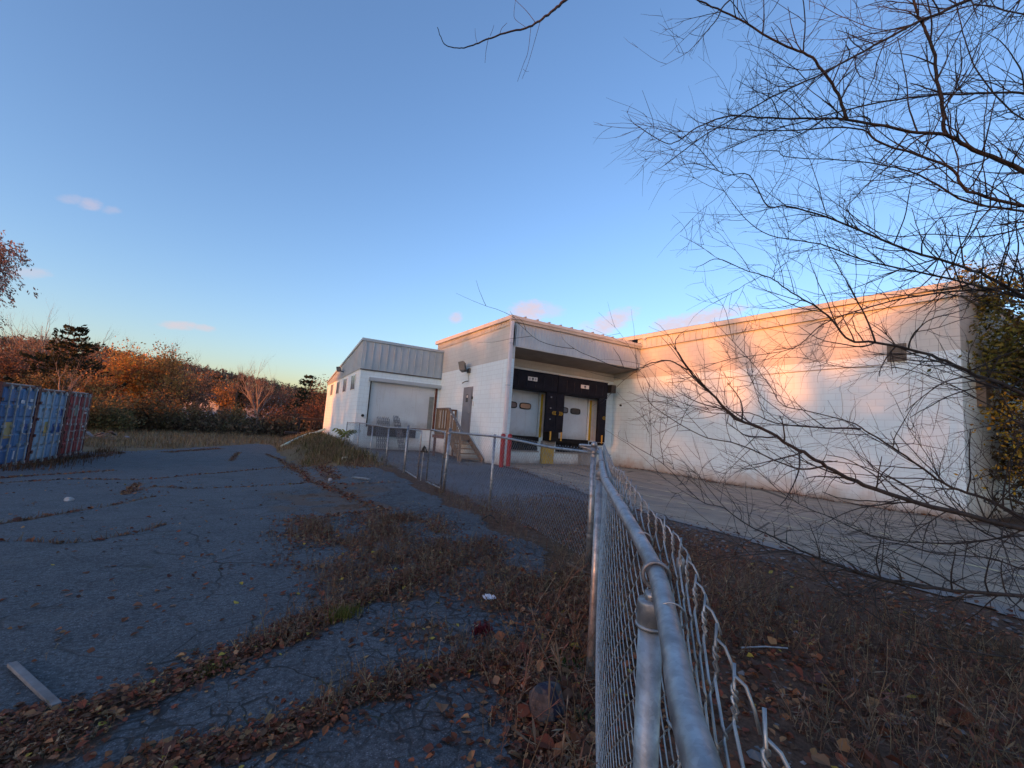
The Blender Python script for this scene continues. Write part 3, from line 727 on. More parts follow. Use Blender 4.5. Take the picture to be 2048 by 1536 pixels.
MB().hexa([(XA+.02, YA, 5.40), (14, YA, 5.40), (14, 36.3, 3.97), (XA+.02, 36.3, 3.97), (XA+.02, YA, 5.46), (14, YA, 5.46), (14, 36.3, 4.03), (XA+.02, 36.3, 4.03)]).build('roof', ROOF, ax)
MB().box(XA-.06, XD-.004, YA-.075, YA-.0015, 3.87, 3.915).build('drip_trim', simple('dark_drip_edge', (.12, .10, .09)), ax)
for (ya, yb) in ((23.75, 24.85), (26.65, 27.7), (29.6, 30.65), (32.75, 33.75)):
    w_ = MB().box(XA-.03, XA-.001, ya, yb, 2.94, 3.68).build('window', GREYGLASS, ax)
    for b_ in ((XA-.045, XA-.0005, ya-.05, ya, 2.9, 3.72), (XA-.045, XA-.0005, yb, yb+.05, 2.9, 3.72), (XA-.045, XA-.031, (ya+yb)/2-.02, (ya+yb)/2+.02, 2.94, 3.68)): MB().box(*b_).build('window_frame', METAL_SHEET, w_)
m = MB(); m.bar((XA-.28, 28.0, 4.34), (XA-.46, 28.05, 4.30), .5, .26); m.tube([(XA-.05, 28, 4.2), (XA-.18, 28, 4.2), (XA-.3, 28, 4.3)], .03, 6); m.build('flood_light', LAMPG, ax)
d = overhead_door(DA[0]+.01, DA[1]-.02, YA+.09, DA[2], DA[3]-.001, [], 5, ax, 'wide white overhead door without windows')
m = MB().box(7.60, 7.84, YA+.03, YA+.08, 1.09, 2.85); m.build('door_seal', simple('grey_green_seal', (.20, .23, .22)), ax)
MB().box(7.87, 8.0, YA-.02, YA-.001, 1.0, 3.36).build('door_jamb', RUST, ax)
m = MB().box(4.26, XD-.01, YA-.22, YA-.0015, 3.38, 3.52); m.box(4.26, XD-.01, YA-.2, YA-.002, 3.34, 3.379); m.build('door_hood', METAL_SHEET, ax)
MB().box(4.36, 4.415, YA-.03, YA-.001, 1.0, 3.33).build('door_track', BLACKP, ax)
m = MB().box(4.47, 6.95, YA-.14, YA-.002, .56, 1.04); m.build('dock_bumper', BROWNB, ax, bevel=.015)
MB().box(4.40, 7.9, YA-.05, YA+.2, 1.041, 1.075).build('door_sill', RUST, ax)
m = MB().cyl((4.15, YA-.09, 1.55), (4.15, YA-.001, 1.55), .07, 10); m.build('hose_tap', BLACKP, ax)

# ------------------------------------------------------------------ wooden stairs up to the steel door
st = thing('wooden_stairs', 'weathered wooden stairs with slatted railing up to the grey steel door', 'stairs', (7.6, 17.8, gz(7.6, 17.8)))
zl = 1.0; x0s, x1s = 7.05, 8.08; yt, yb_ = 17.95, 16.35; gb = gz(7.5, 16.3)-.05
m = MB()
for i in range(8): m.box(x0s, x1s, 18.0+i*.195, 18.0+i*.195+.185, zl-.04, zl)
m.build('landing', WOOD, st)
m = MB(); m.box(x0s, x1s, 17.955, 17.995, zl-.22, zl-.045); m.box(x0s+.0, x0s+.04, 18.0, 19.58, zl-.22, zl-.045); m.box(x1s-.04, x1s, 18.0, 19.58, zl-.22, zl-.045); m.build('rim_joist', WOOD, st)
for i in range(5):
    z = zl-.19*(i+1); y = yt-.3*(i+1)
    MB().box(x0s+.045, x1s-.045, y, y+.28, z-.04, z).build('tread', WOOD, st)
for x in (x0s, x1s-.04):
    m = MB(); m.hexa([(x, yt, zl-.30), (x+.04, yt, zl-.30), (x+.04, yb_-.02, gb), (x, yb_-.02, gb), (x, yt, zl-.02), (x+.04, yt, zl-.02), (x+.04, yb_-.12, gb+.20), (x, yb_-.12, gb+.20)]); m.build('stringer', WOOD, st)
for x, y, zt in ((x0s-.05, 18.0, 2.12), (x0s-.05, 19.5, 2.12), (x1s-.09, 19.62, 2.12), (x0s-.05, 16.45, 1.14)):
    MB().box(x, x+.09, y, y+.09, -.35, zt).build('post', WOOD, st)
m = MB().box(x0s-.06, x0s+.05, 18.0, 19.75, 2.121, 2.16); m.hexa([(x0s-.06, 18.0, 2.11), (x0s+.05, 18.0, 2.11), (x0s+.05, 16.35, 1.10), (x0s-.06, 16.35, 1.10), (x0s-.06, 18.0, 2.15), (x0s+.05, 18.0, 2.15), (x0s+.05, 16.35, 1.14), (x0s-.06, 16.35, 1.14)])
m.build('handrail', WOODG, st)
MB().box(x0s+.06, x1s, 19.62, 19.72, 2.08, 2.16).build('back_rail', WOODRED, st)
MB().box(x0s+.06, x1s-.1, 19.64, 19.68, 1.12, 1.2).build('bottom_rail', WOODRED, st)
for i in range(9): y = 18.14+i*.165; MB().box(x0s-.09, x0s-.055, y, y+.035, .93, 2.12).build('baluster', WOOD, st)
for i in range(9):
    y = 17.86-i*.16; z = 2.11-(18.0-y)*.612; MB().box(x0s-.09, x0s-.055, y, y+.04, z-1.15, z).build('baluster', WOOD, st)
for i in range(6): x = x0s+.12+i*.14; MB().box(x, x+.035, 19.685, 19.72, 1.12, 2.08).build('baluster', WOODRED, st)
m = MB(); m.bar((x0s-.1, 19.3, -.2), (x0s-.1, 19.3, .72), .09, .09); m.bar((x0s-.14, 18.1, .82), (x0s-.14, 19.55, .82), .04, .14); m.build('brace', WOODRED, st)

# ------------------------------------------------------------------ red bollards
def bollard(x, y, lab):
    b = thing('bollard', lab, 'bollard', (x, y, gz(x, y)), 'red bollards at the dock corner')
    m = MB().cyl((x, y, gz(x, y)-.2), (x, y, 1.16), .085, 16); m.build('post', RED, b, smooth=False)
    m = MB().tube([(x, y, 1.161), (x, y, 1.19), (x, y, 1.21), (x, y, 1.215)], [.085, .075, .04, .005], 16); m.build('cap', RED, b); return b
P1 = hd(1005, 905, 1); 
def bol_at(u, v, Y):
    P = hy(u, v, Y); return P.x, P.y
bx, by = bol_at(1006, 880, 13.95); bollard(bx, by, 'red steel bollard standing in front of the white downspout')
bx, by = bol_at(1019.5, 880, 14.35); bollard(bx, by, 'red steel bollard just right of the downspout, by the first dock door')

# ------------------------------------------------------------------ folded scissor gates leaning on the annex
def scissor(name, label, x0, x1, ybase, lean, zt, n, seed):
    s = thing(name, label, 'folding gate', ((x0+x1)/2, ybase, gz((x0+x1)/2, ybase)), 'folded scissor gates leaning on the annex')
    rr = random.Random(seed); zb = gz(x0, ybase); dy = YA-.28-ybase
    def P(f, z, o=0): 
        k = (z-zb)/(zt-zb); return Vector((x0+(x1-x0)*f+lean*k, ybase+dy*k+o, z))
    for i in range(n+1):
        f = i/n; MB().tube([P(f, zb+.03, .03*(i % 2)), P(f, zt-rr.random()*.12, .03*(i % 2))], .014, 5).build('upright', GALVD, s)
    m = MB(); q = 6
    for i in range(n):
        for k in range(q):
            za = zb+.1+(zt-zb-.25)*k/q; zc = zb+.1+(zt-zb-.25)*(k+1)/q
            m.tube([P(i/n, za, .015), P((i+1)/n, zc, .02)], .009, 4); m.tube([P((i+1)/n, za, .04), P(i/n, zc, .045)], .008, 4)
        m.tube([P(i/n, zt-.16, .02), P((i+.5)/n, zt+.02, .03), P((i+1)/n, zt-.16, .03)], .012, 5)
    m.build('lattice', GALVD, s)
    return s
scissor('scissor_gate', 'grey folded scissor gate with looped tops leaning upright on the annex bumper', 4.90, 5.52, 22.0, -.08, 1.55, 6, 1)
scissor('scissor_gate', 'narrow grey folded scissor gate slanting against the annex bumper', 6.02, 6.34, 21.8, -.42, 1.66, 4, 2)
# ------------------------------------------------------------------ chain link fences
def resample(P, st):
    P = [Vector(p) for p in P]; out = [P[0].copy()]; acc = 0
    for a, b_ in zip(P[:-1], P[1:]):
        L = (b_-a).length; n = max(1, int(L/st))
        out += [a.lerp(b_, (i+1)/n) for i in range(n)]
    return out
def catmull(P, n=8):
    P = [Vector(p) for p in P]; Q = [P[0]*2-P[1]]+P+[P[-1]*2-P[-2]]; out = []
    for i in range(1, len(Q)-2):
        a, b_, c, d = Q[i-1:i+3]
        for k in range(n):
            t_ = k/n; out.append(.5*((2*b_)+(c-a)*t_+(2*a-5*b_+4*c-d)*t_*t_+(3*b_-a-3*c+d)*t_**3))
    out.append(P[-1]); return out
def chainlink(mb, path, ztop, zbot, p=.064, rw=.0016, near=False, offs=0.0, selvage=False, bow=0):
    """woven wire along path (list of xy Vectors); ztop, zbot: functions of arclength"""
    S = [0.]
    for a, b_ in zip(path[:-1], path[1:]): S.append(S[-1]+(b_-a).length)
    S = np.array(S); PX = np.array([q.x for q in path]); PY = np.array([q.y for q in path])
    def at(s, z, n):
        s = min(max(s, 0), S[-1]); x = np.interp(s, S, PX); y = np.interp(s, S, PY); e = .03
        x2 = np.interp(min(s+e, S[-1]), S, PX)-np.interp(max(s-e, 0), S, PX); y2 = np.interp(min(s+e, S[-1]), S, PY)-np.interp(max(s-e, 0), S, PY)
        l = math.hypot(x2, y2) or 1; nx, ny = y2/l, -x2/l         # to the right of travel
        o = n+offs + bow*math.sin(s*2.1)*math.sin(math.pi*min(max((z-.05)/1.2, 0), 1))
        return (x+nx*o, y+ny*o, z)
    h = p; N = int(S[-1]/p); sides = 5 if near else 3
    for k in range(N+1):
        s0 = (k+.5)*p; zt, zb = ztop(s0), zbot(s0); q = int((zt-zb)/h); pts = []
        jit = .05*p
        for i in range(q+1):
            sg = 1 if (i+k) % 2 == 0 else -1; z = zt-i*h + (R.random()-.5)*.004
            if near:
                d_ = .5*p+rw*.9
                nz = rw*1.05*(-sg)
                pts.append(at(s0+sg*d_*.80, z+h*.13, nz*-1)); pts.append(at(s0+sg*d_, z, 0)); pts.append(at(s0+sg*d_*.80, z-h*.13, nz))
            else: pts.append(at(s0+sg*p*.5, z, 0))
        if selvage:
            sg = 1 if k % 2 == 0 else -1; sc_ = s0+sg*p*.5; pre = []
            H = .012+R.random()*.006; top = zt+.010+H
            if sg > 0:      # this end curls over and hangs down on the outside
                L = R.uniform(.018, .034); pre += [at(sc_-.010, top-L, .016), at(sc_-.008, top-L*.45, .013), at(sc_-.004, top+.002, .008), at(sc_+.001, top+.006, .002)]
            else:           # the other stands up past the knot
                L = R.uniform(.008, .02); pre += [at(sc_+.012, top+L, .004), at(sc_+.006, top+L*.5, .002)]
            for i in range(7):
                a = math.pi*(1-sg)/2+2.1*math.pi*(1-i/6); pre.append(at(sc_+math.cos(a)*rw*1.25, zt+.010+H*(1-i/6), math.sin(a)*rw*1.25))
            pts = pre+pts
        mb.tube(pts, rw, sides, cap=near)
    return mb

# near run: rail traced along its bends, height above the ground falling towards the camera
RAILPX = [(1452,1700,1.115),(1405,1536,1.12),(1368,1410,1.12),(1343.6,1278,1.125),(1328,1207.6,1.13),(1312.8,1146,1.14),(1279.8,1080,1.155),(1233.6,1000.8,1.19),(1209,956.8,1.205),(1203,926,1.22),(1200.5,899.6,1.235)]
RAIL = [hz(u, v, z) for u, v, z in RAILPX]
far_end = RAIL[-1]; FENCE1 = [(q.x, q.y) for q in RAIL]
CP = hz(1176, 1130, 0); CPOST = Vector((CP.x, CP.y, 0))
dir0 = (RAIL[1]-RAIL[0]).normalized()
RAIL = [RAIL[0]-dir0*.45]+RAIL
f1 = thing('chain_link_fence', 'galvanised chain link fence running away from the viewer with its thick bent top rail', 'fence', (RAIL[6].x, RAIL[6].y, 0), 'chain link fence runs')
railc = catmull(RAIL, 6)
bend = [RAIL[-1]+Vector((.10, .22, .025)), RAIL[-1]+Vector((.05, .42, .02)), CPOST+Vector((.12, .06, 1.20)), CPOST+Vector((.0, .0, 1.185))]
MB().tube(railc+catmull([RAIL[-1]]+bend, 6)[1:], .0158, 18).build('top_rail', GALV, f1, smooth=True)
# sleeve on the rail joint
k = 7
MB().tube([RAIL[k].lerp(RAIL[k+1], .55), RAIL[k].lerp(RAIL[k+1], .8)], .0176, 18).build('rail_sleeve', GALV, f1, smooth=True)
pathxy = [Vector((q.x, q.y)) for q in railc]+[Vector((CPOST.x+.03, CPOST.y-.02))]
SS = [0.]
for a, b_ in zip(pathxy[:-1], pathxy[1:]): SS.append(SS[-1]+(b_-a).length)
RZ = [q.z for q in railc]+[1.19]
zt1 = lambda s: float(np.interp(s, SS, RZ))+.034+.006*math.sin(s*9)
chainlink(MB(), pathxy, zt1, lambda s: .02+.02*math.sin(s*3),   .036, .00165, True, .027, True, .02).build('chain_link_mesh', WIRE, f1, smooth=True)
def post(parent, x, y, zb, zt, r=.024, cap='dome', name='post', lab=None):
    o = MB().tube([(x, y, zb), (x, y, zt)], r, 16).build(name, GALV, parent, smooth=False)
    for pl in o.data.polygons: pl.use_smooth = len(pl.vertices) == 4
    if cap == 'dome':
        MB().tube([(x, y, zt-.03), (x, y, zt+.004), (x, y, zt+.022), (x, y, zt+.032), (x, y, zt+.034)], [r+.003, r+.003, r*.85, r*.45, .002], 16).build('post_cap', GALV, o, smooth=True)
    return o
def rail_at(px_v):        # rail centre nearest to an image row
    best = None
    for q in railc:
        d = q-E0
        v = 768-F_PX*d.dot(UP)/max(d.dot(FW), .01)
        if d.dot(FW) > .05 and (best is None or abs(v-px_v) < best[0]): best = (abs(v-px_v), q)
    return best[1]
for vv, zc in ((1146, .04), (926, .04)):
    q = rail_at(vv); x, y = q.x-.006, q.y+.004
    o = post(f1, x, y, -.3, q.z-.052, .0215, None)
    m = MB().tube([(x, y, q.z-.095), (x, y, q.z-.052), (x, y, q.z-.047), (x, y, q.z-.046)], [.0245, .0245, .0235, .004], 16); m.tube([(x, y, q.z-.094), (x, y, q.z-.088)], .027, 16)
    ax_ = (RAIL[6]-RAIL[5]).normalized()
    m.ring((q.x, q.y, q.z-.004), ax_, .0232, .0038, 20, 6)
    m.tube([(x, y, q.z-.05), (x, y, q.z-.033)], .012, 10)
    m.tube([(q.x+.038, q.y-.02, q.z+.002), (q.x+.040, q.y-.02, q.z+.026), (q.x+.04, q.y-.02, q.z+.034)], [.006, .0075, .002], 8)
    m.build('post_cap', GALV, o, smooth=True)
for vv in (1080, 1230, 1000, 960):
    q = rail_at(vv); m = MB(); m.ring(q+Vector((.006, -.004, -.002)), (RAIL[6]-RAIL[5]).normalized()+Vector((.12, 0, .1)), .0205, .0016, 18, 5); m.build('wire_tie', WIRE, f1, smooth=True)
q = rail_at(1300); nrm = Vector((.85, -.5, 0))
MB().tube(catmull([q+nrm*.02+Vector((0, .03, -.10)), q+nrm*.016+Vector((0, 0, -.12)), q+nrm*.02+Vector((-.012, .02, -.2)), q+nrm*.028+Vector((0, 0, -.31))], 6), .0019, 5).build('loose_wire', WIRE, f1, smooth=True)
cpo = post(f1, CPOST.x, CPOST.y, -.3, 1.285, .031)
m = MB()
for z in (1.19, 1.15, .72, .3): m.tube([(CPOST.x, CPOST.y, z), (CPOST.x, CPOST.y, z+.025)], .0345, 16)
m.bar((CPOST.x-.03, CPOST.y, 1.2), (CPOST.x-.075, CPOST.y+.02, 1.2), .012, .03)
m.build('tension_band', GALV, cpo)

# second run: corner post to the gate
F2 = [(CPOST.x, CPOST.y, 1.19), (3.30, 4.7, 1.185), (3.36, 5.5, 1.215), (3.40, 6.45, 1.245), (3.38, 7.5, 1.235), (3.35, 8.45, 1.235)]
f2 = thing('chain_link_fence', 'sagging chain link fence between the corner post and the leaning gate post', 'fence', (3.38, 6.3, 0), 'chain link fence runs')
rc2 = catmull(F2, 6)
MB().tube(rc2, .018, 12).build('top_rail', GALV, f2, smooth=True)
def run_mesh(parent, rc, gap=.03, zoff=.035, p=.036, rw=.0017):
    pxy = [Vector((q.x, q.y)) for q in rc]; S = [0.]
    for a, b_ in zip(pxy[:-1], pxy[1:]): S.append(S[-1]+(b_-a).length)
    Zt = [q.z for q in rc]; Zb = [gz(q.x, q.y)+gap for q in rc]
    return chainlink(MB(), pxy, lambda s: float(np.interp(s, S, Zt))+zoff, lambda s: float(np.interp(s, S, Zb)), p, rw, False, .022).build('chain_link_mesh', WIRE, parent)
run_mesh(f2, rc2, .03, .045)
post(f2, 3.41, 6.5, -.3, 1.25, .021)
m = MB(); m.tube([(3.33, 8.47, gz(3.3, 8.4)-.2), (3.36, 8.45, 1.29)], .031, 14); gp = m.build('gate_post', GALV, f2, smooth=True)
m = MB(); m.tube([(3.36, 8.45, 1.29), (3.36, 8.45, 1.315), (3.36, 8.45, 1.325)], [.034, .028, .004], 12); m.build('post_cap', GALV, gp, smooth=True)
m = MB()
for z in (.35, .75, 1.2): m.tube([(3.34, 8.45, z), (3.34, 8.45, z+.03)], .036, 12)
m.build('hinge_band', GALV, gp)

# third run: left of the gate up to the annex
F3 = [(3.37, 11.55, 1.21), (3.38, 13.7, 1.17), (3.38, 16.2, 1.19), (3.40, 18.8, 1.20), (3.42, 20.2, 1.18), (3.30, 21.4, 1.14)]
f3 = thing('chain_link_fence', 'chain link fence run from the gate back to the weedy annex corner', 'fence', (3.38, 16.2, -.1), 'chain link fence runs')
rc3 = catmull(F3, 5); MB().tube(rc3, .018, 10).build('top_rail', GALV, f3, smooth=True); run_mesh(f3, rc3, .03, .03)
g0 = MB().tube([(3.37, 11.55, -.4), (3.37, 11.55, 1.27)], .034, 14).build('gate_post', GALV, f3, smooth=True)
m = MB(); m.tube([(3.37, 11.55, 1.27), (3.37, 11.55, 1.30), (3.37, 11.55, 1.315)], [.038, .03, .004], 12); m.build('post_cap', GALV, g0, smooth=True)
for y in (13.75, 16.2, 18.9, 21.4): post(f3, float(np.interp(y, [11, 20, 21.4], [3.38, 3.42, 3.30])), y, gz(3.38, y)-.3, 1.16, .022)

# gate leaves
def gate_leaf(label, a, b_, za, zb_, h0):
    """a hinge side, b free side (x, y)"""
    s = thing('gate_leaf', label, 'gate', (a[0], a[1], gz(*a)), 'chain link gate leaves')
    A0 = Vector((a[0], a[1], h0)); A1 = Vector((a[0], a[1], za)); B0 = Vector((b_[0], b_[1], h0-.02)); B1 = Vector((b_[0], b_[1], zb_))
    d = (B1-A1).normalized()
    P = [A0, A1-Vector((0, 0, .08)), A1-Vector((0, 0, .02))+d*.02, A1+d*.09, B1-d*.09, B1-Vector((0, 0, .02))-d*.02, B1-Vector((0, 0, .08)), B0]
    m = MB().tube(P, .017, 10); m.tube([A0, B0], .017, 10); m.build('frame', GALV, s, smooth=True)
    rc = [Vector((a[0]+(b_[0]-a[0])*i/8, a[1]+(b_[1]-a[1])*i/8, za+(zb_-za)*i/8)) for i in range(9)]
    pxy = [Vector((q.x, q.y)) for q in rc]; L = (pxy[-1]-pxy[0]).length
    chainlink(MB(), pxy, lambda s_: za+(zb_-za)*s_/L-.01, lambda s_: h0+.01, .036, .0017, False, .012).build('chain_link_mesh', WIRE, s)
    return s
g1 = gate_leaf('left leaf of the chain link gate, hung on the far gate post', (3.37, 11.47), (3.28, 10.08), 1.20, 1.19, .08)
g2 = gate_leaf('right leaf of the chain link gate, hung on the leaning gate post', (3.30, 8.55), (3.36, 9.66), 1.22, 1.25, .06)
m = MB(); c = Vector((3.32, 9.9, .74)); m.tube([c+Vector((0, .16, -.05)), c+Vector((0, .08, .06)), c+Vector((0, 0, .1)), c+Vector((0, -.1, .07)), c+Vector((0, -.2, -.03))], .014, 8); m.tube([c+Vector((0, 0, .1)), c+Vector((0, .02, -.04))], .02, 8)
m.build('latch_fork', BLACKP, g2)
m = MB(); m.tube([(3.32, 9.95, .02), (3.33, 9.95, .78)], .012, 8); m.build('drop_rod', GALV, g2)

# ------------------------------------------------------------------ shipping containers
CONT = {}
def cont_mat(name, a, b_, rustamt):
    t = NT(name); p = t.pos(); n = t.noise(p, 1.1, 6, .65)
    c = t.mix(t.rng(n, .35, .7), a, b_)
    c = t.mix(t.rng(t.noise(t.scale(p, (5, 5, .5)), 1.4, 6, .7), .50, .68, 0, .45), c, tuple(x*.5+.05 for x in a))
    c = t.mix(t.rng(t.noise(p, 3.4, 8, .72), .60-rustamt*.08, .66, 0, .8), c, (.11, .055, .035))
    c = t.mix(t.rng(t.noise(p, 9, 4, .6), .64, .70, 0, .25), c, (.38, .41, .44))
    return t.fin(c, .58, 0, t.bump(t.noise(p, 30, 4), .1, .005), .4)
ROD = simple('pale_lock_rod', (.38, .40, .40), (.26, .25, .24), 7, .55, .2, .1)
MAROON = cont_mat('maroon_frame_paint', (.085, .022, .024), (.06, .02, .02), .8)
ROOFC = simple('container_roof_pale', (.34, .36, .37), (.24, .25, .25), 2, .6)
def container(y0, label, ma, mb_, frame, decals, tilt=0):
    w, h, L, xf = 2.40, 2.59, 6.06, -6.70
    z0 = gz(xf, y0+1.2)-.02
    s = thing('shipping_container', label, 'container', (xf-L/2, y0+w/2, z0), 'shipping containers beside the lot')
    z1 = z0+h; xb = xf-L
    m = MB(); n = 22       # corrugated sides and back
    for yy, sg in ((y0+.06, -1), (y0+w-.06, 1)):
        for i in range(n):
            xa = xb+.1+(L-.2)*i/n; q = (L-.2)/n; o = .036
            X = [xa, xa+q*.3, xa+q*.5, xa+q*.8, xa+q]; O = [0, 0, -o, -o, 0]
            for k in range(4): m.face([(X[k], yy+sg*O[k], z0+.16), (X[k+1], yy+sg*O[k+1], z0+.16), (X[k+1], yy+sg*O[k+1], z1-.1), (X[k], yy+sg*O[k], z1-.1)])
    m.box(xb+.02, xb+.05, y0+.1, y0+w-.1, z0+.16, z1-.1); m.box(xb+.05, xf-.12, y0+.07, y0+w-.07, z0+.12, z0+.16)
    m.build('body', ma, s)
    m = MB(); m.box(xb+.1, xf-.1, y0+.1, y0+w-.1, z1-.06, z1-.03)
    for i in range(26): yy = y0+.14+i*.084; m.box(xb+.1, xf-.08, yy, yy+.04, z1-.03, z1+.002)
    m.build('roof', ROOFC, s)
    m = MB()
    for xx in (xf-.13, xb):
        for yy in (y0, y0+w-.1): m.box(xx, xx+.13, yy, yy+.1, z0+.121, z1-.121)
        m.box(xx, xx+.13, y0+.1, y0+w-.1, z1-.12, z1-.035); m.box(xx, xx+.13, y0+.1, y0+w-.1, z0, z0+.15)
    for yy in (y0+.01, y0+w-.07): m.box(xb+.13, xf-.13, yy, yy+.06, z1-.11, z1-.02); m.box(xb+.13, xf-.13, yy, yy+.06, z0, z0+.16)
    for xx in (xf-.17, xb-.005):
        for yy in (y0-.005, y0+w-.16):
            for zz in (z0-.002, z1-.118): m.box(xx, xx+.175, yy, yy+.165, zz, zz+.12)
    m.build('frame', frame, s)
    for k in (0, 1):
        ya = y0+.115+k*1.09; yb = ya+1.075; m = MB()
        bands = [(.0, .34, 0), (.34, .40, 1), (.40, .72, 0), (.72, .78, 1), (.78, 1, 0)]
        m.box(xf-.06, xf-.02, ya, yb, z0+.16, z1-.125)
        hh = z1-z0-.29
        for i in range(5):
            a = z0+.165+hh*(i/5); b2 = z0+.165+hh*((i+1)/5)
            m.hexa([(xf-.02, ya+.05, a+.015), (xf-.02, yb-.05, a+.015), (xf-.02, yb-.05, b2-.05), (xf-.02, ya+.05, b2-.05), (xf+.006, ya+.07, a+.05), (xf+.006, yb-.07, a+.05), (xf+.006, yb-.07, b2-.085), (xf+.006, ya+.07, b2-.085)])
        d = m.build('door', mb_ if k == 0 else ma, s)
        for q in (.27, .72):
            yy = ya+(yb-ya)*q; m = MB(); m.tube([(xf+.045, yy, z0+.06), (xf+.045, yy, z1-.05)], .021, 8)
            for zz in (z0+.12, z0+.7, z0+1.3, z0+1.9, z1-.14): m.box(xf+.0065, xf+.075, yy-.055, yy+.055, zz-.04, zz+.04)
            rd = m.build('lock_rod', ROD, d)
            m = MB(); m.bar((xf+.08, yy, z0+1.05), (xf+.08, yy+(.28 if q < .5 else -.28), z0+1.02), .02, .03); m.build('handle', ROD, rd)
        m = MB()
        yh = ya if k == 0 else yb
        for i in range(4): m.box(xf-.018, xf+.03, yh-.06, yh+.06, z0+.4+i*.55, z0+.5+i*.55)
        m.build('hinge', frame, d)
        for (dk_, f0, f1_, h0, h1, mm) in decals:
            if dk_ == k: MB().box(xf+.0065, xf+.0105, ya+(yb-ya)*f0, ya+(yb-ya)*f1_, z0+h*h0, z0+h*h1).build('placard', mm, d)
    return s
BLUE1 = cont_mat('blue_container_paint', (.055, .16, .32), (.08, .20, .36), .5); BLUE2 = cont_mat('dark_blue_container_paint', (.03, .11, .26), (.05, .15, .30), .6)
LBL1 = cont_mat('light_blue_container_paint', (.20, .34, .46), (.25, .39, .50), .3); LBL2 = cont_mat('mid_blue_container_paint', (.11, .24, .40), (.15, .28, .42), .5)
RED1 = cont_mat('oxide_red_container_paint', (.23, .028, .036), (.17, .024, .03), .7)
PY = simple('yellow_placard', (.44, .33, .10), (.34, .28, .14), 5); PWH = simple('white_placard', (.60, .62, .64), (.48, .50, .52), 7); PB = simple('blue_placard', (.02, .06, .22), (.03, .09, .25), 6); PG = simple('grey_green_placard', (.24, .28, .25), (.18, .22, .2), 6)
container(17.85, 'blue shipping container cut off by the edge, yellow placard on one door', BLUE1, BLUE2, MAROON, [(0, .30, .86, .36, .55, PY), (1, .02, .24, .77, .81, PWH), (1, .55, .74, .79, .83, PWH), (1, .33, .46, .40, .57, PWH), (1, .46, .66, .45, .52, PB), (1, .75, .95, .50, .53, PWH), (1, .76, .95, .46, .485, PWH), (1, .55, .72, .70, .74, PWH), (1, .12, .2, .10, .2, PWH), (1, .72, .95, .40, .45, PB)])
container(20.28, 'light blue shipping container in the middle with a tan placard and two dark blue squares', LBL2, LBL1, MAROON, [(0, .56, .90, .37, .56, PY), (1, .12, .42, .40, .53, PB), (1, .54, .86, .40, .53, PB), (1, .30, .5, .66, .74, PB), (1, .6, .86, .64, .74, PB), (1, .24, .46, .70, .735, PWH), (1, .16, .42, .36, .385, PWH), (1, .56, .84, .36, .385, PWH), (1, .2, .46, .655, .675, PWH)])
container(22.71, 'dark red shipping container at the far end of the row', RED1, RED1, MAROON, [(0, .56, .92, .63, .80, PG), (0, .30, .44, .33, .38, PWH), (1, .24, .46, .72, .76, PWH), (1, .6, .9, .71, .76, PWH), (1, .56, .8, .66, .69, PWH), (1, .26, .5, .48, .50, PWH), (1, .55, .85, .44, .47, PWH), (0, .05, .12, .5, .53, PWH)])

# ------------------------------------------------------------------ loose things on the ground
P = hg(977, 1200); m = MB(); n = 12
for i in range(n):
    for k in range(n):
        def q(a, b_):
            fx, fy = a/n-.5, b_/n-.5; x = P.x+fx*.115+.012*mnoise.noise(Vector((a*.6, b_*.5, 2))); y = P.y+fy*.10
            return (x, y, P.z+.012+.032*abs(mnoise.noise(Vector((a*.33, b_*.37, 5))))+.02*max(0, .25-fx*fx-fy*fy)*3)
        if (i-n/2)**2+(k-n/2)**2 < 34: m.face((q(i, k), q(i+1, k), q(i+1, k+1), q(i, k+1)))
o = m.build('crumpled_paper', PAPER); o.modifiers.new('thick', 'SOLIDIFY').thickness = .0015
tag(o, 'crumpled white paper lying among the dry weeds on the broken asphalt', 'litter')
RUBM = simple('pale_rubble', (.42, .42, .43), (.30, .29, .28), 30, .9, 0, .5, 60)
def rock(name, u, v, sx, sy, sz, mat, label, cat='rock', seed=0, rough=.22):
    P = hg(u, v); m = MB(); nu, nv = 18, 12; V_ = []
    def q(i, k):
        a = 2*math.pi*i/nu; b_ = math.pi*k/nv; d = Vector((math.sin(b_)*math.cos(a), math.sin(b_)*math.sin(a), math.cos(b_)))
        f = 1+rough*mnoise.noise(d*1.4+Vector((seed, 0, 0)))+rough*.5*mnoise.noise(d*3.1+Vector((0, seed, 0)))
        for ax_ in (Vector((.8, -.5, .35)), Vector((-.5, -.8, .3)), Vector((.1, .3, .95)), Vector((-.9, .3, .2))):
            dd = d.dot(ax_.normalized())*f
            if dd > .80: f *= (.80/dd+.25)/1.25
        return (P.x+d.x*sx*f, P.y+d.y*sy*f, P.z+sz*.55+d.z*sz*f)
    for i in range(nu):
        for k in range(nv): m.face((q(i, k), q(i, k+1), q(i+1, k+1), q(i+1, k)))
    return P, m
t = NT('stone_with_dark_patch'); p = t.obj(); x, y, z = t.sep(p); n1 = t.noise(p, 22, 6, .6)
c = t.mix(t.rng(n1, .35, .65), (.085, .08, .08), (.04, .038, .04)); c = t.mix(t.rng(t.noise(p, 40, 4), .58, .66, 0, .5), c, (.20, .17, .15))
k = t.math('ADD', t.math('ADD', x, t.math('MULTIPLY', z, .25)), t.math('MULTIPLY', n1, .03))
c = t.mix(t.math('MULTIPLY', t.math('MULTIPLY', t.rng(k, .018, .028), t.rng(k, .082, .074)), t.math('GREATER_THAN', t.math('ABSOLUTE', t.math('SUBTRACT', k, .057)), .004)), c, (.010, .015, .035))
ROCKM = t.fin(c, .8, 0, t.bump(t.noise(p, 45, 5), .8, .01), .35)
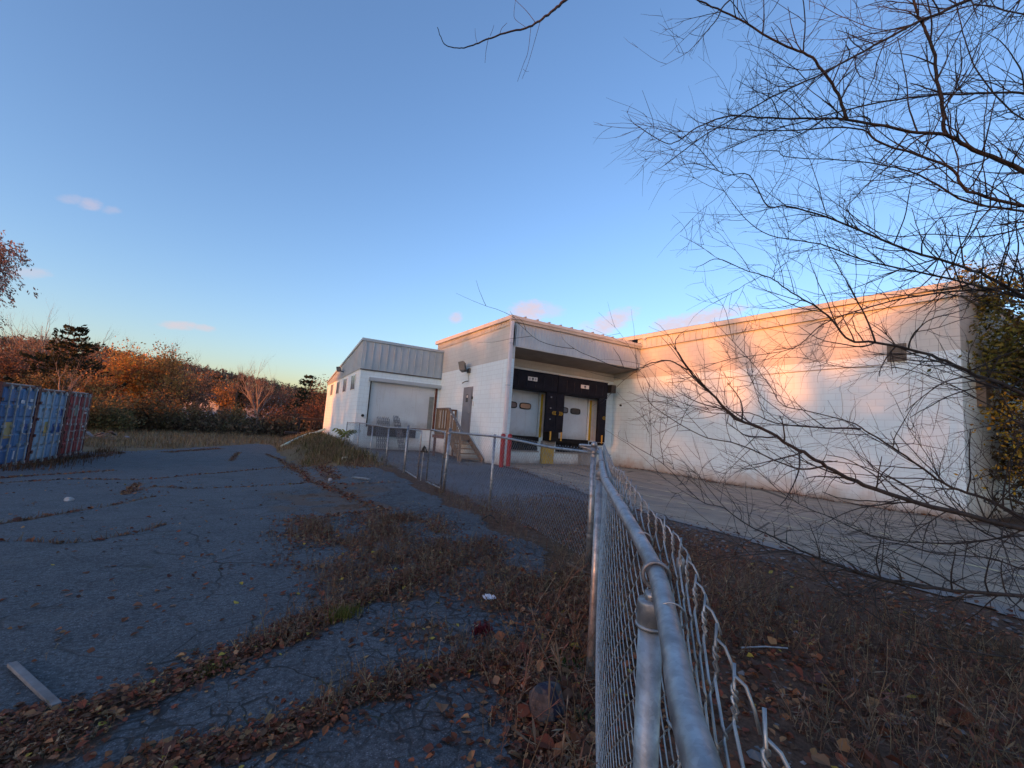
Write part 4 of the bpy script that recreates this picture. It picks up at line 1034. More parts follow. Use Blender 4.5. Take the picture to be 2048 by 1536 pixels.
P, m = rock('rock', 1092, 1432, .105, .085, .105, ROCKM, '', seed=3, rough=.3)
r_ = m.build('rock', ROCKM); tag(r_, 'fist-like grey rock with a dark blue patch beside the near fence', 'rock')
a = hg(22, 1336); b_ = hg(112, 1420); 
m = MB(); m.bar(a+Vector((0, 0, .02)), b_+Vector((0, 0, .018)), .034, .018); o = m.build('wooden_plank', WOODG, bevel=.003); tag(o, 'short grey weathered plank lying on the asphalt at the litter strip', 'plank')
for (u, v, w, lab) in ((137, 1003, .06, 'pale flat chunk of rubble on the lot far from the fence'), (660, 962, .055, 'whitish rubble lump at the weedy crack before the fence gate')):
    P, m = rock('rubble', u, v, w, w*.8, .05, CONC, '', seed=u); tag(m.build('rubble_chunk', RUBM), lab, 'rubble', 'rubble on the lot')
a = hg(707, 957); b_ = hg(738, 961); o = MB().bar(a+Vector((0, 0, .03)), b_+Vector((0, 0, .03)), .10, .03).build('metal_strip', GALV); tag(o, 'thin pale metal strip lying flat on the asphalt before the gate', 'scrap')
P = hg(681, 925); m = MB().tube(catmull([P+Vector((0, 0, -.05)), P+Vector((.01, 0, .09)), P+Vector((.07, 0, .17)), P+Vector((.20, 0, .18))], 6), .028, 10); tag(m.build('bent_pipe', IVORY, smooth=True), 'ivory bent pipe sticking up where the weeds meet the asphalt', 'pipe')
a = hg(562, 895); b_ = hx(650, 858, 3.72); m = MB().tube([a+Vector((0, 0, .06))]+[Vector((q.x, q.y, max(q.z, gz(q.x, q.y)+.16))) for q in (a.lerp(b_, .2), a.lerp(b_, .4), a.lerp(b_, .6), a.lerp(b_, .8), b_)], .085, 12)
tag(m.build('drain_pipe', PVC, smooth=True), 'long pale green pipe slanting down the weedy bank from the annex', 'pipe')
a = hg(1130, 1128); bb = [hg(1130, 1130)+Vector((0, 0, .02)), hg(1150, 1143)+Vector((0, 0, .04)), hg(1175, 1158)+Vector((0, 0, .03)), hg(1184, 1180)+Vector((0, 0, .03))]
tag(MB().tube(catmull(bb, 5), [.02]*16, 7).build('dead_branch', simple('rotting_wood', (.19, .125, .085), (.11, .075, .055), 12, .9, 0, .5, 60)), 'short thick rotting branch on the ground behind the near fence posts', 'branch')
bb = [hg(963, 1042)+Vector((0, 0, .02)), hg(980, 1043)+Vector((0, 0, .09)), hg(996, 1050)+Vector((0, 0, .03))]
tag(MB().tube(catmull(bb, 5), .010, 6).build('dead_branch', BARKN), 'thin bowed twig lying at the foot of the sagging fence', 'branch')
bb = [hg(1482, 1311)+Vector((0, 0, .05)), hg(1530, 1312)+Vector((0, 0, .06)), hg(1575, 1312)+Vector((0, 0, .05))]
tag(MB().tube(bb, .0055, 5).build('metal_rod', GALV), 'thin straight rod lying in the leaf litter right of the fence', 'rod')
# dark steel frame beyond the annex and a heap of debris by the containers
fr = thing('steel_frame', 'low dark steel frame standing at the wood edge beside the annex', 'frame', at_dist(625, 868, 44.)*1)
o_ = at_dist(625, 868, 44.); zb = gz(o_.x, o_.y)
for dx in (-1.3, -.3, .8, 1.6): MB().box(o_.x+dx, o_.x+dx+.16, o_.y, o_.y+.16, zb-.1, zb+1.75).build('upright', FRAMED, fr)
MB().box(o_.x-1.4, o_.x+1.9, o_.y-.05, o_.y+1.3, zb+1.751, zb+1.95).build('beam', FRAMED, fr)
m = MB(); m.box(o_.x-2.3, o_.x+1.9, o_.y-.05, o_.y+1.3, zb+.35, zb+.55); m.build('beam', FRAMED, fr)
P = hg(205, 880); db = thing('debris_heap', 'heap of pale broken boards on the dry grass past the containers', 'debris', P); rr = random.Random(4); m = MB()
for i in range(16):
    a = Vector((P.x+rr.uniform(-1.1, 1.1), P.y+rr.uniform(-.6, .6), P.z+rr.uniform(.05, .3))); an = rr.uniform(0, 6.3); m.bar(a, a+Vector((math.cos(an)*.8, math.sin(an)*.8, rr.uniform(-.1, .25))), .18, .04)
m.build('board', WOODG, db)
# ------------------------------------------------------------------ the bare tree reaching in from the right
def twig(mb, p, d, L, r, lev, rr, curl):
    """recursive bare twig, appended to mb"""
    n = max(5, int(L/.06)); cv = curl*rr.uniform(.5, 1.5)+Vector((rr.gauss(0, 1), rr.gauss(0, 1), rr.gauss(0, 1)))*.45; pts = [Vector(p)]; q = Vector(p); dd = Vector(d).normalized()
    st = L/n
    for i in range(n):
        dd = (dd+cv*(1.0/n)+Vector((rr.gauss(0, 1), rr.gauss(0, 1), rr.gauss(0, 1)))*.075).normalized()
        q = q+dd*st; pts.append(q.copy())
    mb.tube(pts, [r*(1-.6*i/n) for i in range(n+1)], 4 if r > .003 else 3, cap=False)
    if lev > 0:
        k = rr.randint(2, 4) if lev > 1 else rr.randint(0, 3)
        for j in range(k):
            i = rr.randint(1, n-1); t_ = (pts[i+1]-pts[i-1]).normalized()
            side = t_.cross(Vector((rr.gauss(0, 1), rr.gauss(0, 1), rr.gauss(0, 1)))).normalized()
            nd = t_*rr.uniform(.45, .9)+side*rr.uniform(.4, .85)
            twig(mb, pts[i], nd, L*rr.uniform(.4, .8), max(r*(1-.7*i/n)*.72, .0016), lev-1, rr, curl*rr.uniform(.5, 1.4))
TRX, TRD = 2330, 3.5
LIMBS = [ # pixels from the trunk end to the tip, depth at trunk end and at tip, radius at start and end (m), twig density
 ([(2330,520),(2180,420),(2048,343),(1947,299),(1892,270),(1819,263),(1692,239),(1619,237),(1520,235),(1458,232),(1396,254),(1358,281),(1329,285),(1269,248)], 3.5, 3.0, .021, .0022, 1.0),
 ([(1692,239),(1680,200),(1648,146),(1615,111),(1560,88),(1473,35),(1411,7),(1360,-20)], 3.25, 3.1, .010, .004, .8),
 ([(1892,270),(1884,210),(1874,146),(1856,69),(1841,40),(1827,0),(1815,-50)], 3.35, 3.3, .011, .006, .9),
 ([(2330,-180),(2150,-90),(1940,0),(1845,40),(1728,102),(1648,146),(1560,186),(1487,226),(1400,277),(1330,330)], 3.5, 2.9, .014, .0024, 1.0),
 ([(2330,240),(2180,200),(2048,186),(1925,188),(1790,199),(1684,222),(1619,240),(1540,262),(1450,300)], 3.6, 3.4, .011, .0025, 1.0),
 ([(2330,560),(2180,470),(2048,413),(1936,381),(1896,332),(1765,288),(1725,259),(1650,256),(1575,261),(1455,257),(1400,245)], 3.4, 3.2, .015, .0024, 1.0),
 ([(2330,570),(2180,470),(2048,423),(1940,405),(1838,350),(1765,330),(1692,321),(1575,314),(1553,301),(1490,305)], 3.6, 3.8, .012, .002, 1.0),
 ([(2330,740),(2150,650),(1991,560),(1929,536),(1787,489),(1677,443),(1575,412),(1535,412),(1498,350),(1447,348),(1400,299),(1370,270)], 3.4, 3.0, .015, .0016, 1.1),
 ([(2330,700),(2120,620),(1903,558),(1746,525),(1641,489),(1539,470),(1484,430),(1440,370)], 3.5, 3.5, .011, .0018, 1.1),
 ([(2330,420),(2180,430),(2048,456),(1962,474),(1870,468),(1772,470),(1690,420),(1650,390)], 3.8, 4.0, .010, .002, 1.1),
 ([(2330,640),(2048,581),(1966,579),(1862,588),(1759,608),(1647,648),(1585,697),(1461,718),(1399,739)], 3.5, 3.6, .012, .0017, 1.0),
 ([(2330,1000),(2180,870),(2048,788),(1937,743),(1862,710),(1751,685),(1701,681),(1655,631),(1606,598),(1568,575),(1544,557),(1490,540),(1436,518),(1400,532)], 3.4, 3.0, .018, .0018, 1.1),
 ([(1751,685),(1734,639),(1705,585),(1680,540),(1650,480)], 3.2, 3.2, .006, .002, .8),
 ([(2330,1010),(2180,900),(2048,850),(1960,800),(1880,760),(1790,735),(1690,735),(1600,715),(1520,720)], 3.9, 4.2, .009, .0016, .9),
 ([(2330,1130),(2180,1090),(2048,1058),(1862,1012),(1730,971),(1655,933),(1597,900),(1531,859),(1473,838),(1424,788),(1386,751),(1355,706)], 3.3, 2.8, .021, .0048, 1.0),
 ([(1376,740),(1340,722),(1303,726),(1274,737),(1230,733),(1190,716),(1158,703),(1137,689)], 2.85, 2.8, .0042, .0012, .35),
 ([(1655,933),(1590,935),(1480,890),(1400,870),(1310,815),(1296,790),(1300,770)], 3.1, 3.1, .006, .0014, .8),
 ([(2330,1120),(2100,1060),(1987,1004),(1904,975),(1858,946),(1800,904),(1730,861),(1701,844),(1614,822),(1564,809),(1540,772),(1498,718),(1444,660)], 3.4, 3.4, .014, .0016, .9),
 ([(1720,857),(1635,855),(1552,846),(1498,826),(1424,826),(1350,800),(1310,790)], 3.4, 3.3, .007, .0013, .9),
 ([(2330,1240),(2180,1205),(2048,1194),(1871,1177),(1762,1157),(1653,1123),(1599,1099),(1538,1070),(1490,1047),(1447,1016),(1399,1000),(1328,929),(1262,888)], 3.0, 2.7, .017, .0014, .8),
 ([(2330,1120),(2180,1090),(2048,1072),(1907,1087),(1762,1076),(1668,1038),(1581,998),(1500,930),(1440,900)], 3.6, 3.9, .010, .0016, .8),
 ([(2330,1200),(2180,1160),(2048,1139),(1979,1116),(1871,1107),(1780,1085),(1700,1110),(1620,1130)], 3.3, 3.4, .009, .0016, .7),
 ([(2330,1260),(2180,1180),(2048,1100),(1960,1060),(1900,1000),(1860,920),(1820,860),(1790,800)], 3.5, 3.5, .008, .0016, .8),
 ([(1871,1177),(1780,1160),(1690,1190),(1600,1110),(1500,1110),(1400,1122),(1340,1135)], 2.95, 2.7, .006, .0012, .5),
 ([(2330,1420),(2180,1350),(2048,1320),(1907,1299),(1820,1280),(1726,1215),(1660,1170),(1600,1150)], 2.7, 2.75, .009, .0015, .6),
 ([(2330,90),(2200,60),(2048,30),(1960,10),(1880,30),(1780,60),(1700,40),(1640,10)], 3.7, 3.9, .008, .002, 1.0),
 ([(2330,330),(2200,270),(2048,240),(1960,150),(1930,80),(1910,0)], 3.6, 3.7, .008, .003, .9),
 ([(2330,-420),(2000,-420),(1600,-330),(1300,-150),(1190,-55),(1131,0),(1106,22),(1080,41),(1050,56),(1001,69),(957,85),(935,94),(919,96),(892,91),(881,73),(875,54)], 3.4, 2.5, .020, .0016, 0),
 ([(2330,-300),(2000,-250),(1700,-160),(1520,-60),(1450,10),(1436,35),(1418,58),(1404,72)], 3.5, 2.9, .012, .002, .25),
]
tr = thing('bare_tree', 'leafless young tree whose thin dark branches reach in across sky and wall', 'tree', Vector((*hd(TRX, 1200, TRD).xy, 0)))
T0 = hd(TRX, 1200, TRD)
tp = [Vector((T0.x+.12, T0.y+.05, -.2)), Vector((T0.x+.06, T0.y+.02, .3)), hd(TRX-10, 900, 3.46), hd(TRX+16, 640, 3.52), hd(TRX-4, 420, 3.56), hd(TRX+14, 100, 3.46), hd(TRX-8, -200, 3.54), hd(TRX+20, -430, 3.42)]
MB().tube(catmull(tp, 5), [.085-.055*i/35 for i in range(36)], 10).build('trunk', BARKN, tr, smooth=True)
rt = random.Random(11)
UPB = Vector((0, 0, 1)); LEFT = -RT
for li, (px, da, db_, ra, rb, dens) in enumerate(LIMBS):
    n = len(px); P = [hd(u, v, da+(db_-da)*i/(n-1)) for i, (u, v) in enumerate(px)]
    C_ = catmull(P, 5); k = len(C_)
    rad_ = [1.22*ra*(rb/ra)**(i/(k-1)) for i in range(k)]
    C2 = [c+Vector((rt.gauss(0, 1), rt.gauss(0, 1), rt.gauss(0, 1)))*min(.004, rad_[i]*.35) for i, c in enumerate(C_)]
    lb = MB().tube(C2, rad_, 7 if ra > .008 else 5).build('limb', BARKN, tr, smooth=True)
    if dens:
        m = MB(); s = 0
        Lt = sum((C2[i+1]-C2[i]).length for i in range(k-1)); step = .078/(dens*(1 if px[-1][1] < 560 else (.85 if px[-1][1] < 860 else 1.25)))
        acc = rt.random()*step
        for i in range(1, k-1):
            seg = (C2[i+1]-C2[i]).length; acc += seg
            if i/k < .12: acc = min(acc, step); continue
            while acc > step:
                acc -= step*rt.uniform(.6, 1.5)
                t_ = (C2[i+1]-C2[i-1]).normalized()
                rv = Vector((rt.gauss(0, 1), rt.gauss(0, 1), rt.gauss(0, 1)))
                side = t_.cross(rv).normalized()
                f = i/k
                if f > .85 and rt.random() < .5: continue
                up = 1 if px[-1][1] < 720 else .55
                d = t_*rt.uniform(.35, 1.0)+side*rt.uniform(.5, .95)+UPB*rt.uniform(-.15, .35)*up
                L = rt.uniform(.2, .85)*(1.05-.4*f)
                twig(m, C2[i], d, L, max(min(rad_[i]*.6, .0060), .0026), 2 if L > .34 else 1, rt, (UPB*rt.uniform(-.1, .8)+LEFT*.3)*rt.uniform(.3, 1))
        twig(m, C2[-1], C2[-1]-C2[-3], .12, rb, 1, rt, UPB*.3)
        if m.v: m.build('twig_sprays', BARKN, lb)
    elif li == len(LIMBS)-2:
        m = MB()
        for pl, r_ in (([(1070,44),(1053,22),(1031,0),(1015,-20)], .0022), ([(1051,54),(1031,39),(1028,26),(1031,0)], .0016), ([(1062,52),(1056,103),(1047,128),(1035,163)], .0016), ([(1081,41),(1070,80),(1056,128),(1044,158)], .0015), ([(977,75),(972,102),(970,126)], .0016), ([(954,85),(951,72),(950,57)], .0014), ([(980,72),(985,60),(988,50)], .0013), ([(1000,66),(1004,56),(1014,46)], .0016), ([(1046,138),(1053,143),(1058,143)], .0012)):
            dpt = 2.62; m.tube(catmull([hd(u, v, dpt) for u, v in pl], 4), [r_*(1-.4*i/(4*len(pl)-4)) for i in range(4*len(pl)-3)], 4)
        m.build('twig_sprays', BARKN, lb)

# limbs on the far side of the trunk, outside the picture
TRW = catmull(tp, 5)
for i in range(16):
    q = TRW[9+int(i*1.55)]; a = rt.uniform(-1.35, 1.0); d = Vector((RT.x*math.cos(a)-RT.y*math.sin(a), RT.x*math.sin(a)+RT.y*math.cos(a), rt.uniform(.25, .8))).normalized()
    L = rt.uniform(1.2, 2.3); n = 12; P = [q.copy()]; dd = d.copy()
    for k in range(n): dd = (dd+Vector((rt.gauss(0, .09), rt.gauss(0, .09), rt.gauss(.02, .08)))).normalized(); P.append(P[-1]+dd*(L/n))
    r_0 = rt.uniform(.010, .02); lb = MB().tube(P, [r_0*(1-.85*k/n) for k in range(n+1)], 6).build('limb', BARKN, tr, smooth=True)
    m = MB()
    for k in range(2, n):
        for _ in range(3):
            t_ = (P[k+1]-P[k]).normalized(); side = t_.cross(Vector((rt.gauss(0, 1), rt.gauss(0, 1), rt.gauss(0, 1)))).normalized()
            twig(m, P[k], t_*rt.uniform(.4, 1)+side*rt.uniform(.5, .9)+UPB*.15, rt.uniform(.2, .7), rt.uniform(.0026, .005), 2, rt, UPB*rt.uniform(-.1, .6))
    m.build('twig_sprays', BARKN, lb)
# ------------------------------------------------------------------ trees beyond the lot
def rv3(rr): return Vector((rr.gauss(0, 1), rr.gauss(0, 1), rr.gauss(0, 1)))
def limbs(mb, p, d, L, r, lev, rr, spread=.8, up=.25, n=5, tips=None, kids=(3, 5), sides=5):
    pts = [Vector(p)]; q = Vector(p); dd = Vector(d).normalized()
    for i in range(n):
        dd = (dd+rv3(rr)*.11+Vector((0, 0, up/n))).normalized(); q = q+dd*(L/n); pts.append(q.copy())
    mb.tube(pts, [r*(1-.65*i/n) for i in range(n+1)], sides if lev > 1 else 3, cap=False)
    if tips is not None and lev <= 1: tips += pts[2:]
    if lev > 0:
        for j in range(rr.randint(*kids)):
            i = rr.randint(max(1, n//3), n); t_ = (pts[i]-pts[i-1]).normalized(); side = t_.cross(rv3(rr)).normalized()
            limbs(mb, pts[i], t_*.8+side*spread*rr.uniform(.6, 1.1), L*rr.uniform(.45, .72), r*(1-.65*i/n)*.7, lev-1, rr, spread, up, n, tips, kids, sides)
def leafquad(mb, c, s, rr, col, el=1.0, axis=None):
    a = (axis or rv3(rr)).normalized(); b_ = a.cross(rv3(rr)).normalized()
    mb.col = col; a = a*s*el; b_ = b_*s*.55
    mb.face((c-a, c-b_*.9, c+a*.9, c+b_))
def shade(col, rr, k=.35):
    f = 1+rr.uniform(-k, k); return tuple(max(0, c*f*(1+rr.uniform(-.08, .08))) for c in col)
def deciduous(name, label, base, h, cw, cols, nleaf, seed, group=None, trunk=BARKF, lsize=.22, low=.3, cat='tree', dens=None):
    rr = random.Random(seed); t_ = thing(name, label, cat, base, group); b0 = Vector(base); m = MB(); tips = []
    m.tube([b0-Vector((0, 0, .6)), b0+Vector((rr.uniform(-.2, .2), 0, h*.25)), b0+Vector((rr.uniform(-.3, .3), rr.uniform(-.3, .3), h*.5))], [h*.022, h*.017, h*.012], 7)
    for i in range(9):
        z = h*rr.uniform(low, .55); a = rr.uniform(0, 6.28)
        limbs(m, b0+Vector((0, 0, z)), Vector((math.cos(a)*cw, math.sin(a)*cw, h*.42)), h*rr.uniform(.30, .45), h*.009, 2, rr, .8, .35, 4, tips)
    m.build('trunk', trunk, t_)
    m = MB(); zc = h*(low+1)/2
    cl = []
    for i in range(max(18, int(nleaf/38))):
        if rr.random() < .65 and tips: c = rr.choice(tips)+rv3(rr)*.25
        else:
            d = rv3(rr).normalized()*rr.uniform(.3, 1)**.5; c = b0+Vector((d.x*cw*.5, d.y*cw*.5, zc+d.z*h*(1-low)/2))
        cl.append((c, rr.uniform(.35, .95)*cw*.13+.15, shade(rr.choice(cols), rr, .3)))
    for i in range(nleaf):
        c, s, col = rr.choice(cl); leafquad(m, c+rv3(rr)*s, lsize*rr.uniform(.5, 1.3), rr, shade(col, rr, .25))
    m.build('crown', CROWNM, t_, colors=True); return t_
def baretree(name, label, base, h, seed, mat=BARKF, group=None, up=.35, spread=.65, lev=4, r=.018, fork=.22):
    h *= 1.2; rr = random.Random(seed); t_ = thing(name, label, 'tree', base, group); b0 = Vector(base); m = MB()
    m.tube([b0-Vector((0, 0, .8)), b0+Vector((.05, 0, h*fork))], [h*r*1.15, h*r*.9], 7); m.build('trunk', mat, t_)
    m = MB()
    for i in range(5):
        a = rr.uniform(0, 6.28); limbs(m, b0+Vector((0, 0, h*fork*rr.uniform(.7, 1.02))), Vector((math.cos(a)*.45, math.sin(a)*.45, 1)), h*rr.uniform(.34, .42), h*r*.55, lev, rr, spread, up, 4, None, (2, 4), 4)
    m.build('crown', mat, t_); return t_
def conifer(name, label, base, h, w, seed, col, group=None, dens=1.0, tip=.35, low=.12):
    rr = random.Random(seed); t_ = thing(name, label, 'tree', base, group); b0 = Vector(base)
    MB().tube([b0-Vector((0, 0, .6)), b0+Vector((0, 0, h*.97))], [h*.016, h*.003], 7).build('trunk', BARKF, t_)
    m = MB(); bm_ = MB(); nl = int(14*dens)
    for i in range(nl):
        f = low+(1-low)*(i+.3*rr.random())/nl; z = h*f; L = w*.5*(1-f)**.75*rr.uniform(.8, 1.15)+.15*w*.3
        nb = rr.randint(5, 7)
        for j in range(nb):
            a = 6.283*j/nb+rr.uniform(-.4, .4); Lb = L*rr.uniform(.65, 1.15); d = Vector((math.cos(a), math.sin(a), -.05)); q = b0+Vector((0, 0, z)); prev = q.copy(); ns = max(3, int(Lb/.33)); pts = [q.copy()]
            for k in range(ns):
                d = (d+Vector((0, 0, tip/ns*(.3+k/ns)*1.6))+rv3(rr)*.05).normalized(); q = q+d*(Lb/ns); pts.append(q.copy())
                nq = 4+int(3*k/ns)
                for _ in range(nq):
                    leafquad(m, q+rv3(rr)*.10+Vector((0, 0, .06)), rr.uniform(.10, .24), rr, shade(col, rr, .35), 1.35, d*.8+rv3(rr)*.55+Vector((0, 0, .4)))
            bm_.tube(pts, [.035*(1-.7*k/ns) for k in range(ns+1)], 3, cap=False)
    bm_.build('branches', BARKF, t_); m.build('crown', CROWNM, t_, colors=True); return t_
OR = [(.42, .22, .08), (.33, .165, .07), (.47, .26, .085)]; YO = [(.66, .42, .10), (.58, .34, .085), (.46, .25, .07)]; BR = [(.17, .105, .068), (.14, .085, .058), (.20, .12, .075)]
OL = [(.21, .16, .075), (.25, .18, .08), (.17, .135, .065)]; GR = [(.14, .13, .06), (.17, .14, .065)]
G1 = 'autumn trees behind the lot'
def bt(u, D, zoff=0):
    d = ray(u, 800); P = E0+d*(D/math.hypot(d.x, d.y)); z = max(gz(P.x, P.y), float(hill_h(math.atan2(P.x, P.y), math.hypot(P.x, P.y))) if D > 76 else -9)
    return Vector((P.x, P.y, z-.05+zoff))
def htop(u, v, D): d = ray(u, v); return EYE+d.z/math.hypot(d.x, d.y)*D
def tree_at(fn, name, label, u, vtop, D, *a, **k):
    b_ = bt(u, D); return fn(name, label, b_, htop(u, vtop, D)-b_.z, *a, **k)
def wpx(w, u, D):
    d = ray(u, 800); return w/F_PX*D/math.hypot(d.x, d.y)
tree_at(conifer, 'pine_tree', 'tall dark pine with upswept tiers standing above the container row', 125, 648, 58, wpx(125, 125, 58)*1.5, 3, (.034, .038, .020), dens=1.25)
tree_at(conifer, 'pine_tree', 'smaller dark pine beside the annex roofline', 613, 748, 66, wpx(84, 613, 66), 5, (.036, .042, .018), dens=.9)
tree_at(conifer, 'fir_tree', 'dark broad fir low on the hillside above the houses', 428, 748, 120, wpx(52, 428, 120), 6, (.022, .028, .016), dens=.7, tip=.1)
tree_at(conifer, 'cypress_tree', 'narrow dark columnar evergreen among the houses', 482, 752, 80, wpx(18, 482, 80), 8, (.026, .036, .018), dens=1.0, tip=.8)
DEC = [(228, 712, 62, 78, OR, 1500, 'rust orange tree just right of the tall pine'), (285, 706, 64, 88, YO, 2000, 'brightest yellow orange tree in the middle of the tree line'), (330, 716, 60, 64, OR, 1200, 'orange tree with a thinning top right of the yellow one'),
 (188, 745, 54, 52, OR, 900, 'orange tree at the foot of the tall pine'), (42, 694, 70, 90, BR, 1500, 'brown leaved tree behind the blue containers'), (-20, 690, 66, 80, BR, 1200, 'brown leaved tree at the far left edge behind the containers'), (84, 742, 52, 60, OL, 900, 'olive brown tree behind the light blue container'),
 (375, 756, 74, 66, BR, 1100, 'russet tree left of the white gabled house'), (528, 775, 70, 58, [(.27, .12, .075), (.22, .10, .06)], 900, 'thin pinkish brown tree behind the bare one'), (575, 782, 84, 60, BR, 1000, 'brown rounded tree between the two smaller evergreens'),
 (645, 772, 62, 60, BR, 1100, 'brown tree rising right beside the annex wall'), (455, 766, 92, 66, OR, 900, 'small orange tree high on the slope above the houses')]
for i, (u, v, D, w, cols, nl, lab) in enumerate(DEC):
    tree_at(deciduous, 'autumn_tree', lab, u, v, D, wpx(w, u, D), cols, int(nl*3), 20+i, G1, lsize=.125*D/60)
SHR = [(205, 800, 46, 70, OL, 'olive bush right of the red container'), (262, 792, 48, 76, OL, 'olive bush under the yellow orange tree'), (318, 795, 47, 74, [(.13, .085, .04), (.10, .075, .035)], 'brown green bush in the middle of the wood edge'), (368, 806, 50, 60, OL, 'olive bush below the russet tree'),
 (418, 822, 52, 60, BR, 'low brown bush before the white gabled house'), (470, 815, 52, 56, OL, 'dark olive bush left of the bare tree'), (560, 818, 50, 66, BR, 'brown bush right of the bare tree'), (600, 808, 52, 60, BR, 'brown bush under the smaller pine'), (640, 812, 50, 56, [(.17, .085, .05)], 'reddish brown bush against the annex corner'), (160, 792, 44, 60, OL, 'olive bush behind the red container'), (232, 815, 44, 56, GR, 'dark green bush low at the wood edge')]
for i, (u, v, D, w, cols, lab) in enumerate(SHR):
    tree_at(deciduous, 'bush', lab, u, v, D, wpx(w, u, D), cols, 2000, 60+i, 'bushes along the wood edge', lsize=.11, low=.02, cat='bush')
tree_at(baretree, 'bare_tree', 'leafless tree with a pinkish trunk standing before the far houses', 520, 728, 50, 5, BARKP, 'leafless trees behind the lot', lev=4, r=.020, spread=.5, up=.6)
for i, (u, v, D, lab, mt) in enumerate([(58, 636, 95, 'pale leafless tree left of the tall pine', BARKP), (82, 650, 98, 'smaller pale leafless tree touching the tall pine', BARKP), (215, 672, 80, 'leafless tree with a forked crown above the orange trees', BARKF), (268, 690, 84, 'small leafless tree above the yellow orange tree', BARKF), (338, 702, 78, 'leafless tree with crooked tops right of the orange trees', BARKF), (362, 704, 80, 'leafless tree with a leaning top on the slope', BARKF), (478, 740, 88, 'leafless tree behind the columnar evergreen', BARKF), (400, 770, 56, 'leafless leaning tree before the white gabled house', BARKF), (20, 668, 100, 'faint leafless tree at the left end of the ridge', BARKP), (128, 720, 50, 'slender pale leafless tree before the tall pine', BARKP)]):
    tree_at(baretree, 'bare_tree', lab, u, v, D, 30+i, mt, 'leafless trees behind the lot', lev=4, r=.028, spread=.45, up=.7)
# big willowy tree at the left edge, behind the containers
b_ = bt(-215, 40); rr = random.Random(77); D = 40
wt = thing('drooping_tree', 'tall tree with drooping sunlit pinkish foliage at the left edge of the sky', 'tree', b_); m = MB(); tips = []
h = htop(-140, 455, D)-b_.z
m.tube([b_-Vector((0, 0, .5)), b_+Vector((.3, 0, h*.3)), b_+Vector((.1, .2, h*.6))], [.30, .24, .16], 8)
for i in range(16):
    a = rr.uniform(0, 6.28); limbs(m, b_+Vector((.1, .1, h*rr.uniform(.3, .62))), Vector((math.cos(a), math.sin(a), .75)), h*rr.uniform(.20, .29), .07, 2, rr, .7, .2, 5, tips)
for (u, v) in ((20, 492), (42, 500), (36, 530), (16, 555), (5, 580), (-5, 600), (48, 512)):
    q = at_dist(u-18, v-16, D-.6); s = b_+Vector((.1, .1, h*.55)); mid = s.lerp(q, .55)+Vector((0, 0, .9)); m.tube(catmull([s, mid, q], 6), [.09-.006*k for k in range(13)], 5); tips += [mid.lerp(q, k/5) for k in range(6)]*3
m.build('trunk', BARKF, wt)
m = MB(); CT = [(.34, .22, .19), (.38, .24, .18), (.28, .19, .17), (.42, .25, .18)]
for i in range(2200):
    c = rr.choice(tips)+rv3(rr)*.35; col = rr.choice(CT); d = Vector((rr.uniform(-.2, .75), rr.gauss(0, .4), -.7)); L = rr.uniform(.5, 1.3)
    for k in range(16): leafquad(m, c+d*(L*k/16)+rv3(rr)*.07, rr.uniform(.035, .085), rr, shade(col, rr, .3), 1.5, d+rv3(rr)*.4)
m.build('crown', CROWNM, wt, colors=True)

# dark yellow leaved tree by the far right corner of the wall
def right_tree(name, label, base, h, cx, spreadw, n, cols, seed, lsize, zlo, droop=0):
    rr = random.Random(seed); t_ = thing(name, label, 'tree', base); b0 = Vector(base); m = MB(); tips = []
    m.tube([b0-Vector((0, 0, .4)), b0+Vector((.05, 0, h*.3)), b0+Vector((0, .1, h*.75))], [.17, .14, .07], 9)
    for i in range(20):
        a = rr.uniform(0, 6.28); z = h*rr.uniform(zlo, .85); limbs(m, b0+Vector((0, 0, z)), Vector((math.cos(a), math.sin(a), .35)), spreadw*rr.uniform(.45, .75), .03, 2, rr, .8, .1, 4, tips)
    m.build('trunk', BARKF, t_); m = MB()
    cl = [(rr.choice(tips)+rv3(rr)*.18, rr.uniform(.12, .30), shade(rr.choice(cols), rr, .35)) for _ in range(int(n/24))]
    for i in range(n):
        c, s, col = rr.choice(cl); leafquad(m, c+rv3(rr)*s, lsize*rr.uniform(.6, 1.3), rr, shade(col, rr, .3))
    m.build('crown', CROWNM, t_, colors=True)
    return t_
right_tree('leafy_tree', 'dense tree with dull olive and brown leaves hiding the wall corner', Vector((17.2, 2.45, -.1)), 7.4, 0, 2.5, 16000, [(.12, .125, .035), (.17, .16, .04), (.20, .18, .045), (.085, .09, .035), (.26, .22, .05)], 5, .062, .36)
right_tree('sapling', 'small tree with bright yellow leaves at the foot of the wall corner', Vector((16.3, 2.3, -.1)), 3.3, 0, 1.4, 1300, [(.55, .36, .03), (.48, .27, .03), (.60, .42, .05)], 9, .055, .3)
b2 = Vector((19.5, 2.5, -.1)); right_tree('leafy_tree', 'second dark tree standing further along behind the olive one', b2, 6.5, 0, 3.0, 16000, [(.07, .06, .03), (.10, .075, .03), (.15, .09, .04)], 12, .08, .1)

